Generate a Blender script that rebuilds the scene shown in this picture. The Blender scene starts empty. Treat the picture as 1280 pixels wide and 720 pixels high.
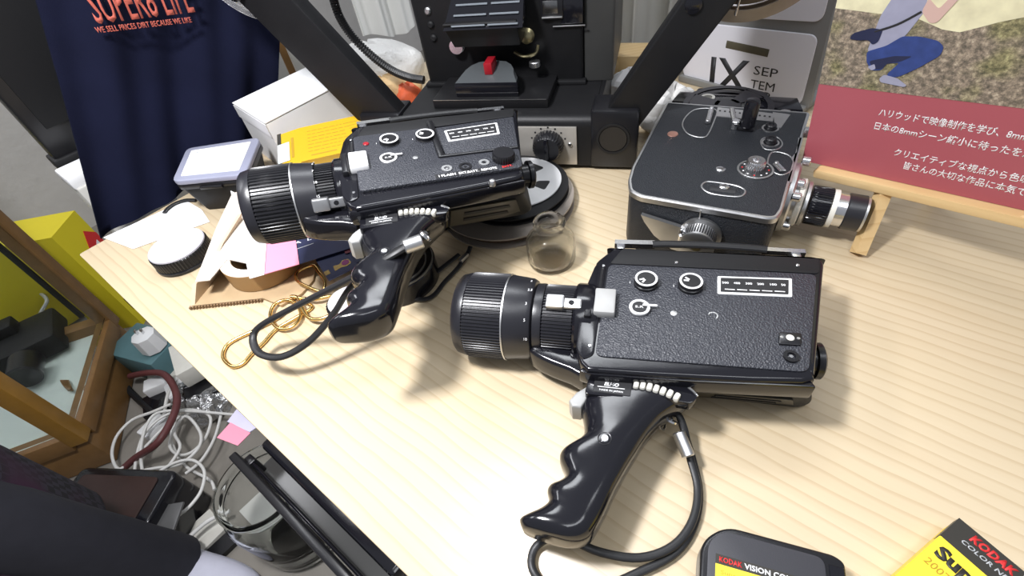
import bpy, bmesh, math, random
from mathutils import Matrix, Vector
random.seed(7)
S = 0.001                      # the scene is laid out in millimetres; table top = z 0
COL = bpy.context.scene.collection
R = math.radians

# ------------------------------------------------------------------ camera
PITCH, ROLL, FPX, CAMZ = 0.797, -0.1708, 597.0, 385.0
_f = Vector((0, math.cos(PITCH), -math.sin(PITCH)))
_r0 = Vector((1, 0, 0)); _u0 = _r0.cross(_f)
_r = _r0*math.cos(ROLL) + _u0*math.sin(ROLL)
_u = -_r0*math.sin(ROLL) + _u0*math.cos(ROLL)
cd = bpy.data.cameras.new('camera'); cam = bpy.data.objects.new('camera', cd); COL.objects.link(cam)
cd.sensor_width = 36; cd.lens = FPX/1280*36; cd.clip_start = 0.01; cd.clip_end = 50
cam.matrix_world = Matrix(((_r.x, _u.x, -_f.x, 0), (_r.y, _u.y, -_f.y, 0), (_r.z, _u.z, -_f.z, CAMZ*S), (0, 0, 0, 1)))
bpy.context.scene.camera = cam

# ------------------------------------------------------------------ world, lights, exposure
sc = bpy.context.scene
sc.view_settings.view_transform = 'Standard'; sc.view_settings.look = 'None'
sc.view_settings.gamma = 1; sc.view_settings.use_curve_mapping = False
sc.view_settings.exposure = 0.0
w = bpy.data.worlds.new('world'); sc.world = w; w.use_nodes = True
w.node_tree.nodes['Background'].inputs[0].default_value = (0.86, 0.90, 1.0, 1)
w.node_tree.nodes['Background'].inputs[1].default_value = 0.38

def area(name, loc, size, target, power, col):
    l = bpy.data.lights.new(name, 'AREA'); l.shape = 'RECTANGLE'; l.size, l.size_y = size
    l.energy = power; l.color = col
    o = bpy.data.objects.new(name, l); COL.objects.link(o); o.location = loc
    o.rotation_euler = (Vector(target)-Vector(loc)).to_track_quat('-Z', 'Y').to_euler()
    return o
area('ceiling_tube_light_back', (0.25, 1.35, 1.75), (1.2, 0.35), (0.15, 0.35, 0), 17, (0.93, 0.96, 1.0))
area('ceiling_tube_light_front', (0.4, -0.2, 1.75), (1.2, 0.3), (0.2, 0.3, 0), 8, (0.93, 0.96, 1.0))
area('spot_lamp_left', (-0.32, 0.24, 0.80), (0.12, 0.12), (-0.34, 0.34, 0), 12.5, (0.97, 0.97, 1.0))
area('ceiling_tube_light_left', (-1.6, 1.1, 1.75), (1.2, 0.3), (-1.1, 0.9, -0.7), 16, (0.95, 0.96, 1.0))

# ------------------------------------------------------------------ pixel -> point helpers (reference points measured in the 1280x720 photo)
def _ray(px, py): return _r*((px-640)/FPX) - _u*((py-360)/FPX) + _f
def at(px, py, z=0.0):
    d = _ray(px, py); t = (z-CAMZ)/d.z
    return Vector((d.x*t, d.y*t, z))
def onplane(px, py, o, n):
    d = _ray(px, py); c = Vector((0, 0, CAMZ)); n = Vector(n); t = (Vector(o)-c).dot(n)/d.dot(n)
    return c+d*t

# ------------------------------------------------------------------ materials
def mat(name, col, rough=0.5, metal=0.0, bump=None, spec=0.5, coat=0.0, trans=0.0, ior=1.45, var=None, alpha=1.0, emit=None):
    m = bpy.data.materials.new(name); m.use_nodes = True; nt = m.node_tree; b = nt.nodes['Principled BSDF']
    b.inputs['Base Color'].default_value = (*col, 1); b.inputs['Roughness'].default_value = rough
    b.inputs['Metallic'].default_value = metal; b.inputs['Specular IOR Level'].default_value = spec
    b.inputs['Coat Weight'].default_value = coat; b.inputs['Transmission Weight'].default_value = trans
    b.inputs['IOR'].default_value = ior; b.inputs['Alpha'].default_value = alpha
    if emit: b.inputs['Emission Color'].default_value = (*emit[0], 1); b.inputs['Emission Strength'].default_value = emit[1]
    tc = nt.nodes.new('ShaderNodeTexCoord')
    if var:     # (scale, amount): mild colour variation that belongs to the surface
        n = nt.nodes.new('ShaderNodeTexNoise'); n.inputs['Scale'].default_value = var[0]; n.inputs['Detail'].default_value = 6
        nt.links.new(tc.outputs['Object'], n.inputs['Vector'])
        mx = nt.nodes.new('ShaderNodeMix'); mx.data_type = 'RGBA'
        mx.inputs[6].default_value = (*[c*(1-var[1]) for c in col], 1); mx.inputs[7].default_value = (*[min(1, c*(1+var[1])) for c in col], 1)
        nt.links.new(n.outputs['Fac'], mx.inputs[0]); nt.links.new(mx.outputs[2], b.inputs['Base Color'])
    if bump:    # (kind, scale, strength)
        k, s, st = bump[:3]
        if k == 'vor':
            n = nt.nodes.new('ShaderNodeTexVoronoi'); n.feature = 'SMOOTH_F1'; out = 'Distance'
        else:
            n = nt.nodes.new('ShaderNodeTexNoise'); n.inputs['Detail'].default_value = 4; out = 'Fac'
        n.inputs['Scale'].default_value = s
        nt.links.new(tc.outputs['Object'], n.inputs['Vector'])
        bp = nt.nodes.new('ShaderNodeBump'); bp.inputs['Strength'].default_value = st
        bp.inputs['Distance'].default_value = bump[3] if len(bump) > 3 else 0.001
        nt.links.new(n.outputs[out], bp.inputs['Height']); nt.links.new(bp.outputs['Normal'], b.inputs['Normal'])
    return m

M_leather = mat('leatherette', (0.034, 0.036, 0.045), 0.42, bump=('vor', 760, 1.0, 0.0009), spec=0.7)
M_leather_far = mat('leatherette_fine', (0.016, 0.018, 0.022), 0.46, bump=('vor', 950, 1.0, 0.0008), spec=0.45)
M_black = mat('black_plastic', (0.010, 0.010, 0.012), 0.28, spec=0.55, bump=('noise', 900, 0.05))
M_gloss = mat('glossy_black_plastic', (0.008, 0.008, 0.011), 0.14, spec=0.6, bump=('noise', 60, 0.05))
M_matte = mat('matte_black', (0.012, 0.012, 0.013), 0.55, spec=0.35, bump=('noise', 500, 0.1))
M_barrel = mat('black_anodised_metal', (0.014, 0.014, 0.018), 0.33, metal=0.0, spec=0.7, bump=('noise', 700, 0.05))
M_proj = mat('projector_black_paint', (0.011, 0.011, 0.012), 0.42, spec=0.32, bump=('noise', 1400, 0.15), var=(30, 0.25))
M_chrome = mat('brushed_chrome', (0.72, 0.72, 0.73), 0.24, 1.0, bump=('noise', 300, 0.08))
M_alu = mat('satin_aluminium', (0.62, 0.62, 0.62), 0.38, 1.0, bump=('noise', 400, 0.1), var=(60, 0.12))
M_brass = mat('old_brass', (0.35, 0.31, 0.18), 0.35, 1.0, var=(200, 0.4))
M_gold = mat('gold_wire', (0.78, 0.55, 0.22), 0.25, 1.0, var=(50, 0.1))
M_greyplastic = mat('light_grey_plastic', (0.38, 0.38, 0.37), 0.38, var=(40, 0.06))
M_white = mat('white_paint', (0.82, 0.82, 0.82), 0.45, var=(40, 0.03))
M_ink = mat('white_ink', (0.85, 0.85, 0.85), 0.5, var=(100, 0.02))
M_blackink = mat('black_ink', (0.02, 0.02, 0.022), 0.5, var=(100, 0.02))
M_redink = mat('red_ink', (0.65, 0.03, 0.03), 0.45, var=(100, 0.05))
M_redpl = mat('red_plastic', (0.30, 0.010, 0.018), 0.3, var=(100, 0.05))
M_ivory = mat('ivory_plastic', (0.72, 0.70, 0.63), 0.4, var=(80, 0.06))
M_glass = mat('clear_glass', (0.95, 0.98, 0.97), 0.02, trans=1.0, ior=1.22, spec=1.0, bump=('noise', 30, 0.05))
M_pane = mat('pane_glass', (0.92, 0.97, 0.95), 0.01, trans=1.0, ior=1.12, bump=('noise', 4, 0.01))
M_bottleglass = mat('bottle_glass', (0.97, 0.96, 0.92), 0.05, trans=1.0, ior=1.2, spec=1.0, alpha=0.72, bump=('noise', 60, 0.05))
M_clear = mat('clear_plastic', (0.90, 0.90, 0.90), 0.08, trans=0.85, ior=1.2, bump=('noise', 80, 0.1))
M_smoke = mat('smoky_plastic', (0.10, 0.10, 0.10), 0.1, trans=0.5, ior=1.3, bump=('noise', 80, 0.1))
M_card = mat('white_card', (0.82, 0.82, 0.81), 0.6, var=(20, 0.03))
M_paper = mat('white_paper', (0.85, 0.85, 0.85), 0.7, var=(20, 0.02))
M_pink = mat('pink_paper', (0.78, 0.27, 0.37), 0.7, var=(20, 0.03))
M_navycard = mat('navy_card', (0.022, 0.026, 0.065), 0.45, var=(60, 0.2))
M_kraft = mat('kraft_cardboard', (0.42, 0.30, 0.17), 0.8, var=(60, 0.12), bump=('noise', 200, 0.2))
M_tape = mat('brown_packing_tape', (0.34, 0.20, 0.08), 0.45, var=(60, 0.12))
M_yellow = mat('yellow_print', (0.66, 0.40, 0.012), 0.45, var=(40, 0.03))
M_yellow2 = mat('bright_yellow_print', (0.92, 0.70, 0.05), 0.42, var=(40, 0.03))
M_yellowbag = mat('yellow_case', (0.72, 0.60, 0.02), 0.5, var=(10, 0.06))
M_ochre = mat('brown_ink', (0.45, 0.27, 0.02), 0.5, var=(100, 0.03))
M_charcoal = mat('charcoal_print', (0.035, 0.032, 0.026), 0.45, var=(60, 0.05))
M_greyink = mat('grey_ink', (0.45, 0.46, 0.47), 0.5, var=(100, 0.03))
M_rubber = mat('black_rubber', (0.016, 0.016, 0.017), 0.42, spec=0.45, bump=('noise', 400, 0.1))
M_cord_white = mat('white_cable', (0.72, 0.71, 0.68), 0.45, var=(30, 0.06))
M_cord_red = mat('maroon_hose', (0.12, 0.035, 0.035), 0.5, var=(60, 0.2))
M_calgrey = mat('grey_stand_paint', (0.22, 0.22, 0.21), 0.4, var=(15, 0.06))
M_calwhite = mat('calendar_card', (0.74, 0.74, 0.79), 0.5, var=(15, 0.03))
M_poster = mat('poster_red', (0.40, 0.095, 0.115), 0.42, var=(15, 0.05))
M_navycloth = mat('navy_cotton', (0.0075, 0.009, 0.025), 0.9, spec=0.12, bump=('noise', 700, 0.3), var=(9, 0.4))
M_print = mat('coral_print', (0.50, 0.11, 0.075), 0.7, var=(300, 0.15))
M_casewood = mat('varnished_case_wood', (0.20, 0.105, 0.035), 0.38, var=(25, 0.3), bump=('noise', 120, 0.1))
M_caseorange = mat('orange_varnished_wood', (0.36, 0.18, 0.025), 0.35, var=(25, 0.2), bump=('noise', 120, 0.1))
M_mint = mat('case_floor_white', (0.62, 0.68, 0.64), 0.6, var=(8, 0.12))
M_teal = mat('teal_plastic', (0.10, 0.20, 0.22), 0.4, var=(30, 0.1))
M_curtain = mat('white_curtain', (0.80, 0.80, 0.76), 0.8, var=(10, 0.04), bump=('noise', 300, 0.2))
M_lid = mat('blue_grey_plastic_lid', (0.30, 0.31, 0.40), 0.32, var=(30, 0.06))
M_black_mark = mat('stone_grey', (0.25, 0.25, 0.24), 0.5, var=(30, 0.1))
M_lightgrey = mat('light_grey_panel', (0.55, 0.54, 0.50), 0.5, var=(10, 0.06))
M_bag = mat('translucent_bag', (0.86, 0.85, 0.82), 0.35, var=(20, 0.06), bump=('noise', 40, 0.6, 0.01))
M_bread = mat('tan_snack', (0.70, 0.48, 0.24), 0.6, var=(60, 0.3))
M_orange = mat('orange_red_food', (0.70, 0.13, 0.05), 0.5, var=(90, 0.3))
M_skin = mat('skin', (0.62, 0.40, 0.30), 0.55, var=(60, 0.06))
M_hair = mat('dark_hair', (0.015, 0.012, 0.010), 0.5, bump=('noise', 300, 0.5))
M_trouser = mat('charcoal_trousers', (0.022, 0.022, 0.030), 0.8, var=(40, 0.2))
M_shoe = mat('pale_shoe', (0.60, 0.60, 0.70), 0.6, var=(40, 0.1))
M_denim = mat('blue_denim_print', (0.03, 0.055, 0.20), 0.6, var=(120, 0.4))
M_tee = mat('grey_shirt_print', (0.32, 0.32, 0.42), 0.6, var=(120, 0.12))

def wood(name, c0, c1, c2, stretch=(3.0, 46.0, 20.0), rough=0.32, plank=70):
    m = bpy.data.materials.new(name); m.use_nodes = True; nt = m.node_tree; b = nt.nodes['Principled BSDF']; L = nt.links.new
    tc = nt.nodes.new('ShaderNodeTexCoord'); mp = nt.nodes.new('ShaderNodeMapping'); mp.inputs['Scale'].default_value = stretch
    L(tc.outputs['Object'], mp.inputs['Vector'])
    n1 = nt.nodes.new('ShaderNodeTexNoise'); n1.inputs['Scale'].default_value = 1.0; n1.inputs['Detail'].default_value = 5; n1.inputs['Roughness'].default_value = 0.6
    L(mp.outputs[0], n1.inputs['Vector'])
    # thin late-wood lines: wave bands across the grain, bent by a slow noise
    mp2 = nt.nodes.new('ShaderNodeMapping'); mp2.inputs['Scale'].default_value = (0.35, 1, 1); L(tc.outputs['Object'], mp2.inputs['Vector'])
    wv = nt.nodes.new('ShaderNodeTexWave'); wv.wave_type = 'BANDS'; wv.bands_direction = 'Y'; wv.wave_profile = 'SAW'
    wv.inputs['Scale'].default_value = 26; wv.inputs['Distortion'].default_value = 3.5; wv.inputs['Detail'].default_value = 2; wv.inputs['Detail Scale'].default_value = 0.8
    L(mp2.outputs[0], wv.inputs['Vector'])
    rp = nt.nodes.new('ShaderNodeValToRGB'); rp.color_ramp.elements[0].position = 0.0; rp.color_ramp.elements[0].color = (0, 0, 0, 1)
    e = rp.color_ramp.elements.new(0.70); e.color = (0.10, 0.10, 0.10, 1)
    rp.color_ramp.elements[-1].position = 1.0; rp.color_ramp.elements[-1].color = (0.55, 0.55, 0.55, 1)
    e = rp.color_ramp.elements.new(0.93); e.color = (0.50, 0.50, 0.50, 1)
    L(wv.outputs['Fac'], rp.inputs[0])
    mA = nt.nodes.new('ShaderNodeMix'); mA.data_type = 'RGBA'; mA.inputs[6].default_value = (*c0, 1); mA.inputs[7].default_value = (*c1, 1)
    L(n1.outputs['Fac'], mA.inputs[0])
    mB = nt.nodes.new('ShaderNodeMix'); mB.data_type = 'RGBA'; mB.inputs[7].default_value = (*c2, 1)
    L(mA.outputs[2], mB.inputs[6]); L(rp.outputs[0], mB.inputs[0])
    # butt-jointed staves of slightly different tone
    br = nt.nodes.new('ShaderNodeTexBrick'); br.inputs['Scale'].default_value = 1; br.inputs['Brick Width'].default_value = 0.42; br.inputs['Row Height'].default_value = plank*S
    br.inputs['Mortar Size'].default_value = 0.0; br.inputs['Color1'].default_value = (0.95, 0.94, 0.92, 1); br.inputs['Color2'].default_value = (1, 1, 1, 1)
    L(tc.outputs['Object'], br.inputs['Vector'])
    mC = nt.nodes.new('ShaderNodeMix'); mC.data_type = 'RGBA'; mC.blend_type = 'MULTIPLY'; mC.inputs[0].default_value = 1
    L(mB.outputs[2], mC.inputs[6]); L(br.outputs['Color'], mC.inputs[7]); L(mC.outputs[2], b.inputs['Base Color'])
    b.inputs['Roughness'].default_value = rough; b.inputs['Specular IOR Level'].default_value = 0.45
    return m
M_table = wood('pine_laminate', (0.585, 0.465, 0.30), (0.67, 0.565, 0.395), (0.47, 0.345, 0.20))
M_easel = wood('easel_pine', (0.72, 0.50, 0.24), (0.80, 0.60, 0.32), (0.60, 0.38, 0.16), stretch=(8, 120, 120), rough=0.4)

def grass_mat():
    m = bpy.data.materials.new('printed_meadow'); m.use_nodes = True; nt = m.node_tree; b = nt.nodes['Principled BSDF']; L = nt.links.new
    tc = nt.nodes.new('ShaderNodeTexCoord')
    n = nt.nodes.new('ShaderNodeTexNoise'); n.inputs['Scale'].default_value = 210; n.inputs['Detail'].default_value = 8; n.inputs['Roughness'].default_value = 0.75
    L(tc.outputs['Object'], n.inputs['Vector'])
    rp = nt.nodes.new('ShaderNodeValToRGB'); els = rp.color_ramp.elements
    els[0].position = 0.30; els[0].color = (0.05, 0.045, 0.035, 1); els[1].position = 0.70; els[1].color = (0.66, 0.57, 0.42, 1)
    e = els.new(0.45); e.color = (0.17, 0.14, 0.105, 1); e = els.new(0.56); e.color = (0.34, 0.27, 0.20, 1)
    L(n.outputs['Fac'], rp.inputs[0])
    n2 = nt.nodes.new('ShaderNodeTexNoise'); n2.inputs['Scale'].default_value = 28; L(tc.outputs['Object'], n2.inputs['Vector'])
    rq = nt.nodes.new('ShaderNodeValToRGB'); rq.color_ramp.elements[0].position = 0.48; rq.color_ramp.elements[1].position = 0.62
    L(n2.outputs['Fac'], rq.inputs[0])
    mx = nt.nodes.new('ShaderNodeMix'); mx.data_type = 'RGBA'; mx.blend_type = 'MULTIPLY'; mx.inputs[7].default_value = (0.88, 0.98, 0.68, 1)
    L(rq.outputs[0], mx.inputs[0]); L(rp.outputs[0], mx.inputs[6]); L(mx.outputs[2], b.inputs['Base Color'])
    b.inputs['Roughness'].default_value = 0.42
    return m
M_meadow = grass_mat()
M_sun = mat('printed_sunlit_sky', (0.78, 0.70, 0.46), 0.42, var=(70, 0.35))

def plaid_mat():
    m = bpy.data.materials.new('dark_checked_wool'); m.use_nodes = True; nt = m.node_tree; b = nt.nodes['Principled BSDF']; L = nt.links.new
    tc = nt.nodes.new('ShaderNodeTexCoord')
    ck = nt.nodes.new('ShaderNodeTexChecker'); ck.inputs['Scale'].default_value = 70
    ck.inputs['Color1'].default_value = (0.006, 0.005, 0.008, 1); ck.inputs['Color2'].default_value = (0.026, 0.022, 0.034, 1)
    L(tc.outputs['Object'], ck.inputs['Vector'])
    n = nt.nodes.new('ShaderNodeTexNoise'); n.inputs['Scale'].default_value = 6; L(tc.outputs['Object'], n.inputs['Vector'])
    rp = nt.nodes.new('ShaderNodeValToRGB'); rp.color_ramp.elements[0].position = 0.5; rp.color_ramp.elements[1].position = 0.65
    L(n.outputs['Fac'], rp.inputs[0])
    mx = nt.nodes.new('ShaderNodeMix'); mx.data_type = 'RGBA'; mx.inputs[7].default_value = (0.032, 0.008, 0.026, 1)
    L(rp.outputs[0], mx.inputs[0]); L(ck.outputs['Color'], mx.inputs[6]); L(mx.outputs[2], b.inputs['Base Color'])
    b.inputs['Roughness'].default_value = 0.85
    return m
M_plaid = plaid_mat()

# ------------------------------------------------------------------ mesh helpers
def catmull(pts, n=6, closed=False):
    P = [Vector(p) for p in pts]; out = []; N = len(P)
    rng = range(N) if closed else range(N-1)
    for i in rng:
        if closed: a, b, c, d = P[(i-1) % N], P[i], P[(i+1) % N], P[(i+2) % N]
        else: a, b, c, d = P[max(i-1, 0)], P[i], P[i+1], P[min(i+2, N-1)]
        for k in range(n):
            t = k/n
            out.append(0.5*((2*b)+(c-a)*t+(2*a-5*b+4*c-d)*t*t+(3*b-a-3*c+d)*t**3))
    if not closed: out.append(P[-1])
    return out

def inset(poly, d):
    """miter inset of a ccw 2D polygon"""
    n = len(poly); out = []
    for i in range(n):
        a, b, c = Vector(poly[i-1]), Vector(poly[i]), Vector(poly[(i+1) % n])
        e1 = (b-a).normalized(); e2 = (c-b).normalized()
        n1 = Vector((-e1.y, e1.x)); n2 = Vector((-e2.y, e2.x)); m = n1+n2
        if m.length < 1e-6: m = n1
        m.normalize(); k = max(m.dot(n1), 0.45)
        out.append(b+m*(d/k))
    return out
def ccw(poly):
    s = sum(poly[i-1][0]*poly[i][1]-poly[i][0]*poly[i-1][1] for i in range(len(poly)))
    return list(poly) if s > 0 else list(reversed(poly))
def rect(x0, y0, x1, y1): return [(x0, y0), (x1, y0), (x1, y1), (x0, y1)]
def roundpoly(poly, r, n=4):
    poly = ccw([tuple(p[:2]) for p in poly]); out = []; N = len(poly)
    for i in range(N):
        a, b, c = Vector(poly[i-1]), Vector(poly[i]), Vector(poly[(i+1) % N])
        rr = min(r, (a-b).length*0.45, (c-b).length*0.45)
        p = b+(a-b).normalized()*rr; q = b+(c-b).normalized()*rr
        for k in range(n+1):
            t = k/n; out.append(tuple(p*(1-t)**2+b*2*t*(1-t)+q*t*t))
    return out
def circle(cx, cy, r, n=32, a0=0, a1=2*math.pi):
    if abs(a1-a0-2*math.pi) < 1e-6: return [(cx+r*math.cos(a0+2*math.pi*k/n), cy+r*math.sin(a0+2*math.pi*k/n)) for k in range(n)]
    return [(cx+r*math.cos(a0+(a1-a0)*k/n), cy+r*math.sin(a0+(a1-a0)*k/n)) for k in range(n+1)]

class G:
    def __init__(s): s.v = []; s.f = []
    def add(s, vs, fs, M=None):
        b = len(s.v); s.v += [(M @ Vector(p)) if M else Vector(p) for p in vs]; s.f += [tuple(b+i for i in f) for f in fs]; return s
    def loft(s, rings, M=None, caps=True, closed=True):
        vs = []; fs = []; n = len(rings[0])
        for r in rings: vs += [Vector(p) for p in r]
        for j in range(len(rings)-1):
            for i in range(n if closed else n-1):
                i2 = (i+1) % n; fs.append((j*n+i, j*n+i2, (j+1)*n+i2, (j+1)*n+i))
        if caps: fs.append(tuple(reversed(range(n)))); fs.append(tuple((len(rings)-1)*n+i for i in range(n)))
        return s.add(vs, fs, M)
    def prism(s, poly, z0, z1, r=0.0, seg=3, M=None, poly_low=None):
        """rounded-edge prism; r rounds both rims; poly_low = outline at z0 when it differs"""
        poly = ccw([tuple(p[:2]) for p in poly])
        lo = ccw([tuple(p[:2]) for p in poly_low]) if poly_low else poly
        rings = []
        if r > 0:
            for k in range(seg+1):
                a = math.pi/2*k/seg; rings.append([(p.x, p.y, z0+r*(1-math.sin(a))) for p in inset(lo, r*(1-math.cos(a)))])
            rings = [[(p.x, p.y, z0+r*(1-math.cos(math.pi/2*k/seg))) for p in inset(lo, r*(1-math.sin(math.pi/2*k/seg)))] for k in range(seg+1)]
            rings += [[(p.x, p.y, z1-r*(1-math.cos(math.pi/2*k/seg))) for p in inset(poly, r*(1-math.sin(math.pi/2*k/seg)))] for k in range(seg, -1, -1)]
        else:
            rings = [[(x, y, z0) for x, y in lo], [(x, y, z1) for x, y in poly]]
        return s.loft(rings, M)
    def box(s, c, size, r=0.0, M=None, seg=2):
        x, y, z = c; a, b, h = size[0]/2, size[1]/2, size[2]/2
        return s.prism(roundpoly(rect(x-a, y-b, x+a, y+b), r, 2) if r else rect(x-a, y-b, x+a, y+b), z-h, z+h, r, seg, M)
    def lathe(s, prof, p0=(0, 0, 0), axis=(0, 0, 1), n=32, M=None, teeth=None):
        """prof: list of (radius, distance along axis); teeth=(count, depth, i0, i1) ribs between profile points i0..i1"""
        ax = Vector(axis).normalized(); q = Vector((0, 0, 1)).rotation_difference(ax); rings = []
        if teeth: n = teeth[0]*4
        for i, (rad, t) in enumerate(prof):
            ring = []
            for k in range(n):
                a = 2*math.pi*k/n; rr = rad
                if teeth and teeth[2] <= i <= teeth[3] and (k % 4) in (0, 1): rr = rad-teeth[1]
                ring.append(Vector(p0)+q @ Vector((rr*math.cos(a), rr*math.sin(a), t)))
            rings.append(ring)
        return s.loft(rings, M)
    def cyl(s, p0, p1, r, n=24, bev=0.0, r1=None, M=None):
        p0, p1 = Vector(p0), Vector(p1); h = (p1-p0).length; r1 = r if r1 is None else r1
        prof = [(r, 0), (r1, h)] if not bev else [(r-bev, 0), (r, bev), (r1, h-bev), (r1-bev, h)]
        return s.lathe(prof, p0, p1-p0, n, M)
    def ring(s, c, ro, ri, h, n=40, axis=(0, 0, 1), M=None):
        ax = Vector(axis).normalized(); q = Vector((0, 0, 1)).rotation_difference(ax)
        rings = []
        for rad, t in ((ri, 0), (ro, 0), (ro, h), (ri, h), (ri, 0)):
            rings.append([Vector(c)+q @ Vector((rad*math.cos(2*math.pi*k/n), rad*math.sin(2*math.pi*k/n), t)) for k in range(n)])
        return s.loft(rings, M, caps=False)
    def tube(s, pts, r, n=8, closed=False, sm=5, M=None, flat=1.0):
        P = catmull(pts, sm, closed) if sm else [Vector(p) for p in pts]; N = len(P); rings = []; up = Vector((0, 0, 1))
        for i, p in enumerate(P):
            a = P[i-1] if (i > 0 or closed) else p; b = P[(i+1) % N] if (i < N-1 or closed) else p
            t = (b-a); t = t.normalized() if t.length > 1e-9 else Vector((1, 0, 0))
            sd = t.cross(up)
            if sd.length < 0.05: sd = t.cross(Vector((0, 1, 0)))
            sd.normalize(); u2 = sd.cross(t); rr = r[min(i*len(r)//N, len(r)-1)] if isinstance(r, (list, tuple)) else r
            rings.append([p+sd*rr*math.cos(2*math.pi*k/n)+u2*rr*flat*math.sin(2*math.pi*k/n) for k in range(n)])
        if closed: rings.append(rings[0])
        return s.loft(rings, M, caps=not closed)
    def poly3(s, pts, t=1.0, M=None):
        """thin slab from planar 3D outline, thickness t along its normal (downwards)"""
        P = [Vector(p) for p in pts]; nn = Vector((0, 0, 0))
        for i in range(len(P)): nn += P[i-1].cross(P[i])
        nn.normalize()
        if nn.z < 0: P.reverse(); nn = -nn
        return s.loft([[p-nn*t for p in P], P], M)
    def para(s, o, a, b, c, r=0):
        o, a, b, c = map(Vector, (o, a, b, c))
        vs = [o, o+a, o+a+b, o+b, o+c, o+a+c, o+a+b+c, o+b+c]
        return s.add(vs, [(0, 3, 2, 1), (4, 5, 6, 7), (0, 1, 5, 4), (1, 2, 6, 5), (2, 3, 7, 6), (3, 0, 4, 7)])
    def blob(s, c, rad, seg=20, rg=12, jitter=0.0, M=None, seed=1, flatbottom=True):
        rnd = random.Random(seed); rings = []
        ph = [rnd.uniform(0, 6.28) for _ in range(6)]
        for j in range(rg+1):
            th = math.pi*(0.02+0.96*j/rg); ring = []
            for i in range(seg):
                a = 2*math.pi*i/seg
                k = 1+jitter*(math.sin(3*a+ph[0]+2*th)+0.7*math.sin(5*a+ph[1]-3*th)+0.5*math.sin(7*th+ph[2]+2*a))
                z = math.cos(th)*rad[2]*k
                if flatbottom and z < -rad[2]*0.5: z = -rad[2]*0.5
                ring.append((c[0]+rad[0]*math.sin(th)*math.cos(a)*k, c[1]+rad[1]*math.sin(th)*math.sin(a)*k, c[2]+z))
            rings.append(ring)
        rings.reverse()
        return s.loft(rings, M)

def finish(o, m, smooth=35):
    me = o.data; me.materials.append(m)
    bm = bmesh.new(); bm.from_mesh(me); bmesh.ops.recalc_face_normals(bm, faces=bm.faces[:]); bm.to_mesh(me); bm.free()
    for p in me.polygons: p.use_smooth = True
    me.set_sharp_from_angle(angle=R(smooth))
def obj(name, g, m, parent=None, smooth=35, loc=(0, 0, 0)):
    me = bpy.data.meshes.new(name); L = Vector(loc)
    me.from_pydata([(v-L)*S for v in g.v], [], g.f); me.update()
    o = bpy.data.objects.new(name, me); COL.objects.link(o); finish(o, m, smooth)
    o.location = L*S
    if parent: o.parent = parent
    return o
def tag(o, label, cat, group=None, kind=None):
    if label: o['label'] = label
    if cat: o['category'] = cat
    if group: o['group'] = group
    if kind: o['kind'] = kind
    return o
def thing(name, loc, label, cat, rot=(0, 0, 0), group=None, mtx=None):
    o = bpy.data.objects.new(name, None); COL.objects.link(o); o.empty_display_size = 0.02
    if mtx is not None: o.matrix_world = mtx
    else: o.location = Vector(loc)*S; o.rotation_euler = rot
    return tag(o, label, cat, group)
def solo(name, g, m, label, cat, loc=(0, 0, 0), group=None, smooth=35):
    return tag(obj(name, g, m, None, smooth, loc), label, cat, group)
def lab(o, label): o['label'] = label; return o
def copy_tree(o, parent=None):
    c = o.copy(); COL.objects.link(c)
    if parent: c.parent = parent
    for ch in [x for x in o.children]: copy_tree(ch, c)
    return c
def struct(name, g, m, smooth=35):
    o = obj(name, g, m, None, smooth); o['kind'] = 'structure'; return o

def text(s, M, m, parent, name='lettering', height=5.0, width=None, align='LEFT', shear=0.0, bold=0.0, depth=0.15, stroke=False):
    """flat raised lettering: local x right, y up; M (mm) places it; height = cap height in mm"""
    cu = bpy.data.curves.new('t', 'FONT'); cu.body = s; cu.size = 1.0; cu.align_x = align; cu.shear = shear; cu.offset = bold
    cu.extrude = 0.0; cu.resolution_u = 2
    ob = bpy.data.objects.new('t', cu); COL.objects.link(ob)
    dg = bpy.context.evaluated_depsgraph_get(); dg.update()
    me = bpy.data.meshes.new_from_object(ob.evaluated_get(dg)); bpy.data.objects.remove(ob)
    sy = height/0.70; sx = sy
    if width:
        xs = [v.co.x for v in me.vertices]; wd = max(xs)-min(xs)
        if wd > 0: sx = width/wd
    me.transform(Matrix.Diagonal((sx, sy, 1, 1))); me.transform(M); me.transform(Matrix.Scale(S, 4))
    bm = bmesh.new(); bm.from_mesh(me)
    n = (M.to_3x3() @ Vector((0, 0, 1))).normalized()
    ex = bmesh.ops.extrude_face_region(bm, geom=bm.faces[:])
    bmesh.ops.translate(bm, verts=[e for e in ex['geom'] if isinstance(e, bmesh.types.BMVert)], vec=n*depth*S)
    bmesh.ops.recalc_face_normals(bm, faces=bm.faces[:]); bm.to_mesh(me); bm.free()
    o = bpy.data.objects.new(name, me); me.materials.clear(); me.materials.append(m); COL.objects.link(o)
    if parent: o.parent = parent
    return o
def T(x, y, z, rz=0.0, rx=0.0, ry=0.0):
    return Matrix.Translation((x, y, z)) @ Matrix.Rotation(R(rz), 4, 'Z') @ Matrix.Rotation(R(ry), 4, 'Y') @ Matrix.Rotation(R(rx), 4, 'X')
def frame(o, ex, ey):
    ex = Vector(ex).normalized(); ey = Vector(ey); ey = (ey-ex*ey.dot(ex)).normalized(); ez = ex.cross(ey)
    return Matrix(((ex.x, ey.x, ez.x, o[0]), (ex.y, ey.y, ez.y, o[1]), (ex.z, ey.z, ez.z, o[2]), (0, 0, 0, 1)))
def mtx_mm(M):
    X = M.copy(); X.translation = X.translation*S; return X
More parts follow.
